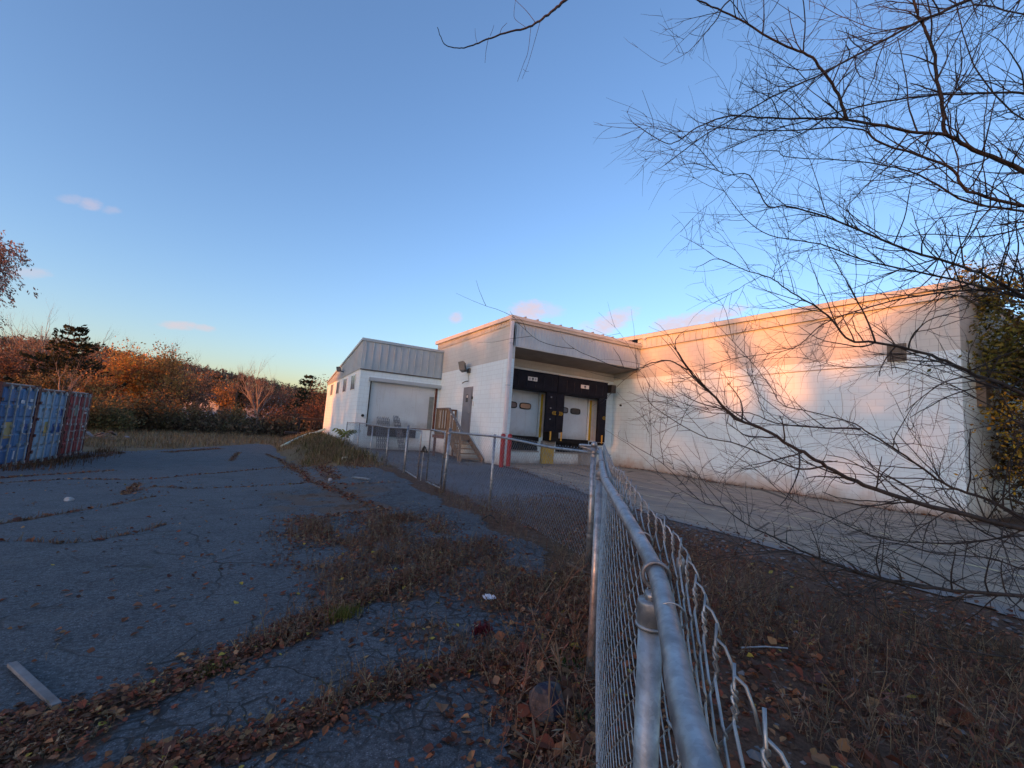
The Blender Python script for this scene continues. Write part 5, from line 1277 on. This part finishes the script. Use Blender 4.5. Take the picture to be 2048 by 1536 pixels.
# ------------------------------------------------------------------ far houses
def house(label, u, v_eave, D, w, dp, hw, seed, yaw):
    z0 = bt(u, D).z; d = ray(u, 800); P = E0+d*(D/math.hypot(d.x, d.y)); ze = htop(u, v_eave, D); z0 = min(z0, ze-hw)
    s = thing('house', label, 'house', (P.x, P.y, z0), 'far houses below the hill'); c, sn = math.cos(yaw), math.sin(yaw)
    def W(x, y, z): return (P.x+x*c-y*sn, P.y+x*sn+y*c, z)
    def bx(m, x0, x1, y0, y1, a, b_): m.hexa([W(x0, y0, a), W(x1, y0, a), W(x1, y1, a), W(x0, y1, a), W(x0, y0, b_), W(x1, y0, b_), W(x1, y1, b_), W(x0, y1, b_)])
    rh = w*.36; m = MB(); bx(m, -w/2, w/2, 0, dp, z0-1, ze)
    m.face([W(-w/2, 0, ze), W(w/2, 0, ze), W(0, 0, ze+rh)]); m.face([W(-w/2, dp, ze), W(0, dp, ze+rh), W(w/2, dp, ze)]); m.build('wall', HW_, s)
    m = MB(); o = .3
    for sg in (-1, 1): m.hexa([W(0, -o, ze+rh), W(sg*(w/2+o), -o, ze-.22), W(sg*(w/2+o), dp+o, ze-.22), W(0, dp+o, ze+rh), W(0, -o, ze+rh+.15), W(sg*(w/2+o), -o, ze-.07), W(sg*(w/2+o), dp+o, ze-.07), W(0, dp+o, ze+rh+.15)])
    m.build('roof', HR_, s)
    for x, z in ((-w*.25, ze-1.7), (w*.25, ze-1.7), (0, ze+.1)):
        m = MB(); bx(m, x-.4, x+.4, -.04, -.003, z, z+1.1); m.build('window', GREYGLASS, s)
HW_ = simple('house_siding', (.50, .50, .52), (.42, .42, .44), 1, .7, 0, 0); HR_ = simple('house_roof', (.12, .11, .115), (.09, .085, .085), 1, .85, 0, 0)
house('white gabled house half hidden behind the wood edge', 404, 806, 92, 5.2, 9, 6, 1, -.1)
house('pale house with a gable just right of the white one', 440, 812, 98, 6.0, 9, 5, 2, .5)
house('small grey house right of the bare tree with the pinkish trunk', 507, 818, 90, 5.0, 8, 5, 3, .1)
house('low pale house between brown bushes at the end of the row', 548, 816, 96, 6.5, 8, 5, 4, -.3)
# ------------------------------------------------------------------ woods that read as a mass
rr = random.Random(3)
m = MB(); tb = MB()
HC = [(.15, .09, .062), (.19, .105, .062), (.12, .08, .06), (.23, .125, .065), (.10, .07, .052), (.14, .095, .07), (.06, .06, .038), (.17, .12, .09)]
for i in range(2600):
    az = rad(rr.uniform(-33, 34)); d = 95+310*rr.random()**.6
    z = float(hill_h(az, d)); b_ = Vector((d*math.sin(az), d*math.cos(az), z)); h = rr.uniform(4.5, 9); w = h*rr.uniform(.38, .55); col = rr.choice(HC)
    tb.tube([b_-Vector((0, 0, .5)), b_+Vector((rr.gauss(0, .2), rr.gauss(0, .2), h*.95))], [.12, .03], 3, cap=False)
    nl = 40 if d < 220 else 22
    for k in range(nl):
        dv = rv3(rr).normalized()*rr.random()**.4; c = b_+Vector((dv.x*w*.5, dv.y*w*.5, h*.62+dv.z*h*.38))
        leafquad(m, c, rr.uniform(.28, .62)*(1 if d < 220 else 1.35), rr, shade(col, rr, .3), 1.1)
    if rr.random() < .55:
        for k in range(6):
            a = b_+Vector((0, 0, h*rr.uniform(.4, .8))); tb.tube([a, a+Vector((rr.gauss(0, w*.25), rr.gauss(0, w*.25), h*rr.uniform(.2, .45)))], [.05, .015], 3, cap=False)
m2 = m; base = len(m2.v)
wd = m2.build('hillside_wood', CROWNM, None, loc=(0, 0, 0), colors=True); tag(wd, 'russet autumn wood covering the far hillside', 'wood', kind='stuff')
tag(tb.build('bare_stems', BARKP, None, loc=(0, 0, 0)), 'thin bare stems of the far hillside wood', 'wood', kind='stuff')
# brush at the wood edge
m = MB(); BC = [(.20, .14, .085), (.24, .16, .09), (.16, .12, .07), (.27, .175, .10), (.20, .16, .08), (.12, .10, .065)]
for i in range(900):
    az = rad(rr.uniform(-26, 8)); d = rr.uniform(47, 72); b_ = Vector((d*math.sin(az), d*math.cos(az), 0)); b_.z = gz(b_.x, b_.y); h = rr.uniform(.8, 2.2)+max(0, d-50)*.04; col = rr.choice(BC); h *= .5 if -9 < math.degrees(az) < 1.5 and d > 50 else 1
    for k in range(5):
        a = b_+Vector((rr.gauss(0, .4), rr.gauss(0, .4), 0)); t_ = a+Vector((rr.gauss(0, .5), rr.gauss(0, .5), h)); mid = a.lerp(t_, .5)+rv3(rr)*.15; m.col = (.10, .07, .05); m.tube([a, mid, t_], [.03, .02, .006], 3, cap=False)
    for k in range(34):
        c = b_+Vector((rr.gauss(0, .6), rr.gauss(0, .6), h*rr.random()**.8)); leafquad(m, c, rr.uniform(.08, .24), rr, shade(col, rr, .35), 1.2)
tag(m.build('brush', CROWNM, None, loc=(0, 50, -1), colors=True), 'tangled dark brown brush along the wood edge', 'brush', kind='stuff')
# wood on the western rise, outside the picture: it shades the lot and lets the low sun through in streaks
m = MB(); rw_ = random.Random(21); WX = -90.
def w_top(y):
    K = [(-90,12.6),(-44,12.5),(-38.4,12.2),(-38.4,11.8),(-37.2,10.4),(-36.6,9.7),(-35.4,8.7),(-33.5,8.5),(-31.2,8.9),(-29.2,9.7),(-28.4,10.2),(-27.2,11.6),(-23.4,11.6),(-22.6,10.9),(-21.4,10.9),(-20.5,11.6),(-16,11.4),(-9.8,11.0),(-7.8,9.6),(-6.4,6.2),(0,5.0),(20,5.0),(60,5.6),(110,6)]
    return float(np.interp(y, [k[0] for k in K], [k[1] for k in K]))
WESTC = [(.10, .08, .04), (.12, .075, .035)]
STREAKS = [(-34.9,-32.2,7.2,12.6,.50),(-35.9,-35.3,7,12.6,.46),(-33.0,-30.6,7.6,12,.30),(-31.6,-29.4,8,11.6,.26),(-34.0,-32.9,7,12,.2)]
SKY = dict(alt=0, air=1.0, dust=1.1, ozone=2.6, strength=.15, cloud=(1.05, .78, .78), tint=(.96, .855, .925), gamma=None)
SUN = dict(e=1.3, c=(1, .265, .02)); EXPO = 2.43
y = -90.
while y < 110:
    top = w_top(y); z = -2.
    while z < top:
        for _ in range(5): leafquad(m, Vector((WX+rw_.uniform(-2.5, 2.5), y+rw_.uniform(-.5, .5), min(z+rw_.uniform(-.5, .5), top-.15-rw_.random()*.5))), rw_.uniform(.45, .7), rw_, shade(rw_.choice(WESTC), rw_), 1.0, Vector((0, rw_.gauss(0, 1), rw_.gauss(0, 1))))
        z += .55
    y += .6
for (ya, yb, za, zb_, r) in STREAKS:
    m.col = (.08, .06, .045); m.tube([Vector((WX, ya, za)), Vector((WX, (ya+yb)/2+.1, (za+zb_)/2)), Vector((WX, yb, zb_))], [r, r*.85, r*.6], 6)
tag(m.build('western_wood', CROWNM, None, loc=(WX, 0, -2), colors=True), 'dense wood on the western rise beside the lot', 'wood', kind='stuff')

# ------------------------------------------------------------------ litter, weeds and grass
rl = random.Random(99); m = MB()
LC = [(.20, .070, .034), (.15, .055, .030), (.25, .088, .040), (.28, .13, .065), (.12, .050, .033), (.23, .066, .036), (.35, .19, .09), (.175, .088, .054), (.105, .05, .037)]
def leaf(x, y, z, s, flat=.5):
    c = shade(rl.choice(LC), rl, .35); m.col = c
    if rl.random() < .012: m.col = (.45, .33, .06)
    a = rl.uniform(0, 6.28); tl = rl.gauss(0, flat); t2 = rl.gauss(0, flat)
    ax_ = Vector((math.cos(a), math.sin(a), math.sin(tl)*.6)); bx_ = Vector((-math.sin(a), math.cos(a), math.sin(t2)*.6))
    o = Vector((x, y, z)); w = s*rl.uniform(.28, .42); cu = s*rl.uniform(-.1, .28)
    p0 = o-ax_*s*.5; p5 = o+ax_*s*.5; mid1 = o-ax_*s*.12; l1 = mid1+bx_*w+Vector((0, 0, cu)); r1 = mid1-bx_*w+Vector((0, 0, cu)); mid2 = o+ax_*s*.22; l2 = mid2+bx_*w*.7+Vector((0, 0, cu*.8)); r2 = mid2-bx_*w*.7+Vector((0, 0, cu*.8))
    for P in (p0, l1, l2, p5, r2, r1, mid1, mid2): pass
    lo = min(q.z for q in (p0, p5, l1, r1, l2, r2, mid1))
    if lo < z-.004: 
        up = Vector((0, 0, z-.004-lo)); p0, p5, l1, r1, l2, r2, mid1, mid2 = [q+up for q in (p0, p5, l1, r1, l2, r2, mid1, mid2)]
    b = len(m.v)
    for q in (p0, l1, l2, p5, r2, r1, mid1, mid2): m.vert(q)
    for f in ((0, 6, 1), (0, 5, 6), (6, 7, 2, 1), (6, 5, 4, 7), (7, 3, 2), (7, 4, 3)): m.f.append([b+i for i in f])
def side1(x, y):
    a, b_ = FENCE1[0], FENCE1[-1]
    return float(fence1_side(np.array(x), np.array(y)))
# along strips
for ln, w, k in STRIPW:
    for a, b_ in zip(ln[:-1], ln[1:]):
        L = math.hypot(b_[0]-a[0], b_[1]-a[1])
        for _ in range(int(L*w*2*3600*k)+1):
            f = rl.random(); o = rl.gauss(0, w*.62*(.35+1.3*float(fnoise(np.array(a[0]+(b_[0]-a[0])*f), np.array(a[1]+(b_[1]-a[1])*f), 2.6, 55)))); dx, dy = (b_[0]-a[0])/(L+1e-9), (b_[1]-a[1])/(L+1e-9)
            x = a[0]+(b_[0]-a[0])*f-dy*o; y = a[1]+(b_[1]-a[1])*f+dx*o
            leaf(x, y, gz(x, y)+.014+.03*rl.random()*math.exp(-(o/w)**2), rl.uniform(.011, .03)*(1 if rl.random() < .85 else 1.8), .35)
for ln, w, k in CRACKW:
    for a, b_ in zip(ln[:-1], ln[1:]):
        L = math.hypot(b_[0]-a[0], b_[1]-a[1])
        for _ in range(int(L*w*2*160*k)+1):
            f = rl.random(); o = rl.gauss(0, w*.5); dx, dy = (b_[0]-a[0])/(L+1e-9), (b_[1]-a[1])/(L+1e-9)
            x = a[0]+(b_[0]-a[0])*f-dy*o; y = a[1]+(b_[1]-a[1])*f+dx*o; leaf(x, y, gz(x, y)+.012, rl.uniform(.04, .09))
def pool(x0, x1, y0, y1, n, fn, seed, xpow=1):
    """n random places in a box kept with the probability fn(X, Y)"""
    rs_ = np.random.RandomState(seed); X = []; Y = []; c = 0
    while c < n:
        x = x0+(x1-x0)*rs_.rand(40000)**xpow; y = rs_.uniform(y0, y1, 40000); k = rs_.rand(40000) < fn(x, y)
        if not k.any(): break
        X.append(x[k]); Y.append(y[k]); c += k.sum()
    return list(zip(np.concatenate(X)[:n].tolist(), np.concatenate(Y)[:n].tolist()))
offR = lambda X, Y: ~((fence1_side(X, Y) > -.03) & (Y < 3.7))
for x, y in pool(-1.5, 3.4, .6, 7, 8200, lambda X, Y: (.015+lit_dens(X, Y))*offR(X, Y), 1): leaf(x, y, gz(x, y)+.014, rl.uniform(.02, .05))
def drift(X, Y): s_ = fence1_side(X, Y); return ((s_ > -.75) & (s_ < -.02))*np.exp(np.minimum(s_, 0)*3.2)
for x, y in pool(.1, 2.9, .4, 3.6, 2000, drift, 2): leaf(x, y, gz(x, y)+.014, rl.uniform(.022, .055))
def rightside(X, Y, m_): return ~(((fence1_side(X, Y) < m_) & (Y < 3.7)) | ((X < 3.4) & (Y > 3.7))) & (X < 5.9)
for x, y in pool(.1, 6.1, -1.4, 8, 14500, lambda X, Y: rightside(X, Y, .02)*(.35+.65*(fbm(X, Y, 1.3, 70) > .46))*np.minimum(1, 2.2/np.maximum(np.hypot(X, Y), .5)), 3, 1.15): leaf(x, y, gz(x, y)+.008, rl.uniform(.022, .055))
for _ in range(700):   # strays on the asphalt
    x = rl.uniform(-6, 2.5); y = rl.uniform(.8, 14)
    if side1(x, y) < -.1 or y > 4: leaf(x, y, gz(x, y)+.016, rl.uniform(.025, .06), .35)
for _ in range(260):   # edge of the driveway
    i = rl.randint(1, 5); f = rl.random(); x = DRV[i][0]+(DRV[i+1][0]-DRV[i][0])*f+rl.gauss(.15, .25); y = DRV[i][1]+(DRV[i+1][1]-DRV[i][1])*f; leaf(x, y, gz(x, y)+.018, rl.uniform(.04, .08))
for _ in range(350): x = XW-abs(rl.gauss(0, .25)); y = rl.uniform(3.8, 16); leaf(x, y, gz(x, y)+.018, rl.uniform(.04, .09))
def bigleaf(x, y):
    s_ = rl.uniform(.06, .10); leaf(x, y, gz(x, y)+.03, s_, .75)
for x, y in pool(.1, 2.9, .6, 3.6, 130, drift, 12): bigleaf(x, y)
for x, y in pool(.3, 3.5, -.6, 3.6, 170, lambda X, Y: rightside(X, Y, .03)*1.0, 13): bigleaf(x, y)
tag(m.build('fallen_leaves', LEAFM, None, loc=(0, 0, 0), colors=True), 'brown fallen leaves lying along the cracks and under the fence', 'leaves', kind='stuff')

# dry weeds
m = MB(); rw = random.Random(17)
WC = [(.20, .122, .076), (.25, .165, .10), (.155, .09, .06), (.31, .23, .145), (.20, .10, .066), (.155, .115, .08)]
RKP = hg(1092, 1432)
def weed(x, y, h, z=None, col=None, w=.0022, n=6, lean=.25):
    if math.hypot(x-RKP.x, y-RKP.y) < .13 or math.hypot(x-RKP.x*.9, y-RKP.y*.9) < .13: return
    z = gz(x, y) if z is None else z; c = shade(col or rw.choice(WC), rw, .3); m.col = c
    d = Vector((rw.gauss(0, lean), rw.gauss(0, lean), 1)); p = Vector((x, y, z-.01)); a = rw.uniform(0, 6.28); pts = [p]
    for i in range(3): d = d+Vector((rw.gauss(0, .16), rw.gauss(0, .16), -.05)); pts.append(pts[-1]+d.normalized()*h/3)
    m.tube(pts, [w, w*.85, w*.7, w*.4], 3, cap=False)
    for i in range(n):
        k = rw.randint(1, 3); q = pts[k-1].lerp(pts[k], rw.random()); L = h*rw.uniform(.08, .28)
        an = rw.uniform(0, 6.28); dv = Vector((math.cos(an), math.sin(an), rw.uniform(-.1, 1.0))).normalized()*L; sd = dv.cross(Vector((0, 0, 1))).normalized()*rw.uniform(.0012, .006)
        m.face((q-sd*.5, q+dv*.55-sd, q+dv, q+dv*.55+sd))
def weeds_in(cnt, fn, h, **k):
    c = 0; tries = 0
    while c < cnt and tries < cnt*60:
        tries += 1; q = fn()
        if q: weed(q[0], q[1], rw.uniform(*h)*(.6+.8*rw.random()**2), **k); c += 1
P_R1 = pool(-1, 3.2, 1.3, 6.5, 4300, lambda X, Y: offR(X, Y)*lit_dens(X, Y)**1.5*.9*(seg_dist(X, Y, R1C) < 1.7), 4)
P_RT = pool(.2, 5.6, -1, 7.5, 7200, lambda X, Y: rightside(X, Y, .06)*(fbm(X, Y, .9, 80) > .43)*2/np.maximum(1.2, np.hypot(X, Y)), 5)
def r1pt(): return P_R1.pop() if P_R1 else None
def rightpt(): return P_RT.pop() if P_RT else None
def fencept():
    t_ = rw.random(); a, b_ = ((.9, 1.0), (3.1, 3.7)) if rw.random() < .6 else ((3.1, 3.7), (3.35, 8.4)); x = a[0]+(b_[0]-a[0])*t_+rw.gauss(-.12, .16); y = a[1]+(b_[1]-a[1])*t_+rw.gauss(.03, .16); return (x, y)
weeds_in(4200, r1pt, (.05, .20)); weeds_in(6500, rightpt, (.07, .27)); weeds_in(800, fencept, (.08, .28)); weeds_in(60, fencept, (.3, .5), w=.003, n=12)
def crackpt(kmin=0):
    ln, w, k = rw.choice(CRACKW); i = rw.randrange(len(ln)-1); f = rw.random(); return (ln[i][0]+(ln[i+1][0]-ln[i][0])*f+rw.gauss(0, w*.4), ln[i][1]+(ln[i+1][1]-ln[i][1])*f+rw.gauss(0, w*.4))
weeds_in(2600, crackpt, (.02, .085), w=.0035); 
def strippt():
    ln, w, k = rw.choice(STRIPW); i = rw.randrange(len(ln)-1); f = rw.random(); return (ln[i][0]+(ln[i+1][0]-ln[i][0])*f+rw.gauss(0, w*.5), ln[i][1]+(ln[i+1][1]-ln[i][1])*f+rw.gauss(0, w*.5))
weeds_in(1100, strippt, (.025, .10), w=.0013, n=5)
weeds_in(320, lambda: (rw.uniform(-1.4, 1.4)+rw.gauss(0, .3), rw.uniform(1.2, 4.6)) , (.02, .06), w=.0012, n=4)
for _ in range(260):    # taller grey stalks between the fence and the driveway
    q = rightpt()
    if q: weed(q[0], q[1], rw.uniform(.25, .5), w=.0022, n=10)
for _ in range(900):    # tangled weeds on the bank by the annex and along the far fence run
    y = rw.uniform(13, 30); x = rw.gauss(2.3+.03*(y-13), .6)
    if .7 < x < 3.7 and not (y < 16 and x < 2.2): weed(x, y, rw.uniform(.15, .55), w=.006, n=10, lean=.5)
tag(m.build('dry_weeds', WEEDM, None, loc=(0, 0, 0), colors=True), 'dry brown weeds growing through the broken asphalt and along the fence', 'weeds', kind='stuff')

# grass: bank by the annex, dry band at the far side, green tufts
m = MB(); rg = random.Random(8)
def blade(x, y, h, w, col, lean=.35):
    z = gz(x, y)-.02; a = rg.uniform(0, 6.28); d = Vector((math.cos(a), math.sin(a), 0)); s_ = Vector((-d.y, d.x, 0))*w*.5; b0 = Vector((x, y, z)); k = h*rg.uniform(.05, lean*1.6); m.col = shade(col, rg, .3)
    p1 = b0+d*k*.35+Vector((0, 0, h*.6)); p2 = b0+d*k+Vector((0, 0, h))
    m.face((b0-s_, b0+s_, p1+s_*.8, p1-s_*.8)); m.face((p1-s_*.8, p1+s_*.8, p2))
TC = [(.26, .19, .10), (.22, .155, .08), (.30, .22, .12), (.17, .12, .065), (.14, .11, .055)]
for _ in range(9000):
    y = 13+rg.random()*21; x = rg.gauss(2.1+.05*(y-13), .75)
    if x > 3.8 or x < .5 or (y < 16 and x < 2.3): continue
    blade(x, y, rg.uniform(.08, .30)*(.5+.5*sm(14, 20, y))*(.55 if x < 2.2 else 1), .012, rg.choice(TC))
for x, y in pool(3.0, 8.0, 11, 22.3, 750, lambda X, Y: fbm(X, Y, .7, 90) > .5, 7):
    blade(x, y, rg.uniform(.04, .14), .012, rg.choice(TC))
for _ in range(9000):
    d = rg.uniform(29, 50); az = rad(rg.uniform(-17, 5.5)); x, y = d*math.sin(az), d*math.cos(az)
    if inpoly(np.array([x]), np.array([y]), LOT)[0]: continue
    blade(x, y, rg.uniform(.08, .42), .03, rg.choice([(.27, .20, .11), (.22, .16, .085), (.31, .24, .14), (.16, .11, .06)]), .6)
for _ in range(900):
    y = rg.uniform(17.5, 26.5); x = -6.4+abs(rg.gauss(0, .5)); blade(x, y, rg.uniform(.08, .35), .015, rg.choice([(.13, .06, .035), (.16, .09, .045), (.10, .055, .03)]))
BK = [(.26, .20, .10), (.20, .15, .075), (.14, .125, .05), (.10, .085, .04), (.31, .24, .13), (.085, .095, .035)]
for _ in range(5200):
    y = 15+rg.random()*20; x = rg.uniform(.9, 3.8)
    if x < 1.2+.8*fnoise(np.array(x), np.array(y), .9, 77) or (y < 17.5 and x < 2.2): continue
    blade(x, y, rg.uniform(.12, .42)*(.5+.9*float(fnoise(np.array(x), np.array(y), 1.3, 78))), rg.uniform(.015, .045), rg.choice(BK), .6)
tag(m.build('dry_grass', WEEDM, None, loc=(0, 20, -1), colors=True), 'dry tan grass on the bank and beyond the lot', 'grass', kind='stuff')
def tuft(name, label, u, v, n, r, h, cols, cat='grass tuft', w=.004, elong=None, group=None):
    P = hg(u, v); mm = MB(); r_ = random.Random(int(u))
    for _ in range(n):
        x = P.x+r_.gauss(0, r); y = P.y+r_.gauss(0, r)*.8
        if elong: k = r_.uniform(-1, 1); x += elong[0]*k; y += elong[1]*k
        z = gz(x, y); a = r_.uniform(0, 6.28); d = Vector((math.cos(a), math.sin(a), 0)); s_ = Vector((-d.y, d.x, 0))*w*.5; b0 = Vector((x, y, z)); hh = h*r_.uniform(.5, 1.15); k = hh*r_.uniform(.1, .7); mm.col = shade(r_.choice(cols), r_, .3)
        p1 = b0+d*k*.35+Vector((0, 0, hh*.6)); p2 = b0+d*k+Vector((0, 0, hh*.95)); mm.face((b0-s_, b0+s_, p1+s_*.8, p1-s_*.8)); mm.face((p1-s_*.8, p1+s_*.8, p2))
    return tag(mm.build(name, WEEDM, None, loc=P, colors=True), label, cat, group)
tuft('grass_tuft', 'yellow green grass tuft growing in the leaf strip on the near asphalt', 685, 1236, 420, .045, .085, [(.17, .16, .03), (.13, .14, .03), (.20, .17, .05)], w=.003, elong=(.05, .04))
tuft('grass_tuft', 'olive grass tuft in the leaf strip nearest the wooden plank', 425, 1345, 260, .035, .05, [(.13, .10, .03), (.10, .09, .03)], w=.003, elong=(.05, .03))
tuft('green_bush', 'dark green weedy bush at the corner of the annex', 694, 896, 160, .22, .22, [(.085, .10, .04), (.10, .10, .045)], cat='bush', w=.03)
tuft('red_weed', 'dark red leaved weed in the litter beside the near fence', 962, 1268, 170, .032, .07, [(.16, .022, .03), (.12, .02, .025)], cat='weed', w=.007)
tuft('moss_patch', 'green leafy weeds right behind the near fence post', 1130, 1330, 160, .05, .05, [(.06, .10, .025), (.08, .12, .03)], cat='weed', w=.008)
tuft('rosette_weed', 'broad leaved grey green weed close under the fence mesh', 1158, 1450, 26, .012, .075, [(.09, .10, .055)], cat='weed', w=.022)
P = hx(690, 868, 3.3); P.z = gz(P.x, P.y); mm = MB(); r_ = random.Random(2)
for k in range(7):
    a = r_.uniform(0, 6.28); d = Vector((math.cos(a)*.5, math.sin(a)*.5, 1)); q = P.copy(); mm.col = (.12, .14, .05)
    pts = [P+d*(.55*i/5)+Vector((math.cos(a), math.sin(a), -.4))*(.04*i*i*.4) for i in range(6)]; pts = [Vector((q.x, q.y, q.z+.5)) for q in pts]; mm.tube(pts, .008, 3)
    for q in pts[1:]:
        for sg in (-1, 1):
            sd = Vector((-math.sin(a), math.cos(a), 0))*sg; mm.col = shade((.22, .27, .10), r_); e = q+sd*.24+Vector((0, 0, -.14)); n_ = Vector((0, 0, 1))*.05; mm.face((q, q.lerp(e, .4)+n_, e, q.lerp(e, .4)-n_))
mm.col = (.12, .12, .06); mm.tube([P, P+Vector((0, 0, .55))], .012, 4)
tag(mm.build('sumac_sprout', CROWNM, None, colors=True), 'pale green sprout with feathered leaves at the end of the fence by the annex', 'plant')
# scattered stones
m = MB(); rs = random.Random(31)
def pebble(x, y, s):
    z = gz(x, y)+s*.25+(.010 if s < .0045 else 0); P_ = []
    for k in range(6): a = k*1.047+rs.uniform(-.3, .3); P_.append(Vector((x+math.cos(a)*s*rs.uniform(.7, 1.1), y+math.sin(a)*s*rs.uniform(.7, 1.1), z+rs.uniform(-.2, .2)*s)))
    t_ = Vector((x, y, z+s*.55)); b_ = Vector((x, y, z-s*.5)); k0 = rs.uniform(.08, .22); m.col = (k0, k0*.98, k0)
    for k in range(6): m.face((P_[k], P_[(k+1) % 6], t_)); m.face((P_[(k+1) % 6], P_[k], b_))
for _ in range(1500):
    x = rs.uniform(3.5, 7.3); y = rs.uniform(3.8, 14); pebble(x, y, rs.uniform(.008, .024))
for _ in range(420):
    q = (rs.uniform(.3, 5.6), rs.uniform(-1, 5)); 
    if side1(*q) > .05: pebble(*q, rs.uniform(.006, .03)*(1 if rs.random() < .93 else 2))
for x, y in pool(-2, 3, .8, 6, 300, lambda X, Y: offR(X, Y)*(lit_dens(X, Y) > .2), 6): pebble(x, y, rs.uniform(.004, .014))
for _ in range(400): pebble(rs.uniform(5.2, 6.2), rs.uniform(-2, 5.5), rs.uniform(.012, .04))
for _ in range(160): y = rs.uniform(9, 14); pebble(rs.gauss(2.5, .3), y, rs.uniform(.015, .04))
for x, y in pool(-2.6, 1.7, .7, 4.6, 2600, lambda X, Y: offR(X, Y)*np.minimum(1, 1.3/np.maximum(np.hypot(X, Y), .4)), 14):
    pebble(x, y, rs.uniform(.0016, .0042)); 
tag(m.build('gravel', foliage('gravel_stone', .9, 0), None, loc=(0, 0, 0), colors=True), 'loose grey gravel and stones scattered over the dirt', 'gravel', kind='stuff')

# ------------------------------------------------------------------ sky, sun, view
SUN_EL, SUN_AZ = rad(3.0), rad(-112)      # azimuth from +Y towards +X
w = bpy.data.worlds.new("World"); scene.world = w; w.use_nodes = True; nt = w.node_tree
bg = nt.nodes['Background']
sky = nt.nodes.new('ShaderNodeTexSky'); sky.sky_type = 'NISHITA'; sky.sun_disc = False
sky.sun_elevation = SUN_EL; sky.sun_rotation = SUN_AZ
sky.altitude = SKY['alt']; sky.air_density = SKY['air']; sky.dust_density = SKY['dust']; sky.ozone_density = SKY['ozone']
class WN(NT):
    def __init__(s, tree): s.t = tree
wt_ = WN(nt)
tc = nt.nodes.new('ShaderNodeTexCoord').outputs['Generated']
col = sky.outputs['Color']
nzn = wt_.noise(wt_.scale(tc, (1, 1, 2.2)), 52, 8, .68)
acc = None
for (u, v, wd_, ht_, tilt, k) in [(145, 399, 12, 5, .1, .3), (182, 408, 11, 7, .1, .45), (222, 420, 9, 5, 0, .3), (360, 651, 20, 6, .06, .7), (408, 656, 14, 5, .1, .6), (1058, 622, 34, 17, -.1, .95), (1095, 620, 28, 12, .1, .45), (1222, 645, 42, 16, -.45, .95), (1180, 655, 20, 10, 0, .4), (1345, 651, 32, 14, -.1, .95), (1400, 638, 66, 13, -.22, 1.0), (912, 635, 12, 9, -.3, .7), (58, 546, 18, 6, 0, .4), (1960, 540, 50, 12, -.2, .4)]:
    d = ray(u, v).normalized(); a = RT*math.cos(tilt)-UP*math.sin(tilt); a = (a-d*a.dot(d)).normalized(); b_ = d.cross(a).normalized()
    def dot(vec, s_):
        nd = nt.nodes.new('ShaderNodeVectorMath'); nd.operation = 'DOT_PRODUCT'; nt.links.new(tc, nd.inputs[0]); nd.inputs[1].default_value = tuple(vec*(1/s_)); return nd.outputs['Value']
    x = dot(a, wd_/F_PX); y = dot(b_, ht_/F_PX); f = dot(d, 1.0)
    r2 = wt_.math('ADD', wt_.math('MULTIPLY', x, x), wt_.math('MULTIPLY', y, y))
    mk = wt_.rng(wt_.math('ADD', r2, wt_.math('MULTIPLY', wt_.math('SUBTRACT', nzn, .5), -3.6)), -.3, 2.2, k, 0)
    mk = wt_.math('MULTIPLY', mk, wt_.math('GREATER_THAN', f, .5))
    acc = mk if acc is None else wt_.math('MAXIMUM', acc, mk)
acc = wt_.math('MULTIPLY', acc, .8)
sk2 = col
if SKY.get('tint'): sk2 = wt_.mix(1.0, sk2, SKY['tint'], 'MULTIPLY')
if SKY.get('gamma'):
    gm = nt.nodes.new('ShaderNodeGamma'); nt.links.new(sk2, gm.inputs[0]); gm.inputs[1].default_value = SKY['gamma']; sk2 = gm.outputs[0]
cl = wt_.mix(acc, sk2, SKY['cloud'])
nt.links.new(cl, bg.inputs['Color']); bg.inputs['Strength'].default_value = SKY['strength']
sl = bpy.data.lights.new("sun", 'SUN'); sl.energy = SUN['e']; sl.angle = rad(.53); sl.color = SUN['c']
so = bpy.data.objects.new("sun", sl); COL.objects.link(so); so.location = (-30, -10, 30)
sd = Vector((math.sin(SUN_AZ)*math.cos(SUN_EL), math.cos(SUN_AZ)*math.cos(SUN_EL), math.sin(SUN_EL)))
so.rotation_euler = sd.to_track_quat('Z', 'Y').to_euler()
vs = scene.view_settings; vs.view_transform = 'Standard'; vs.look = 'None'; vs.exposure = EXPO; vs.gamma = 1; vs.use_curve_mapping = False
scene.cycles.use_denoising = True
scene.cycles.max_bounces = 6; scene.cycles.diffuse_bounces = 3; scene.cycles.transparent_max_bounces = 8
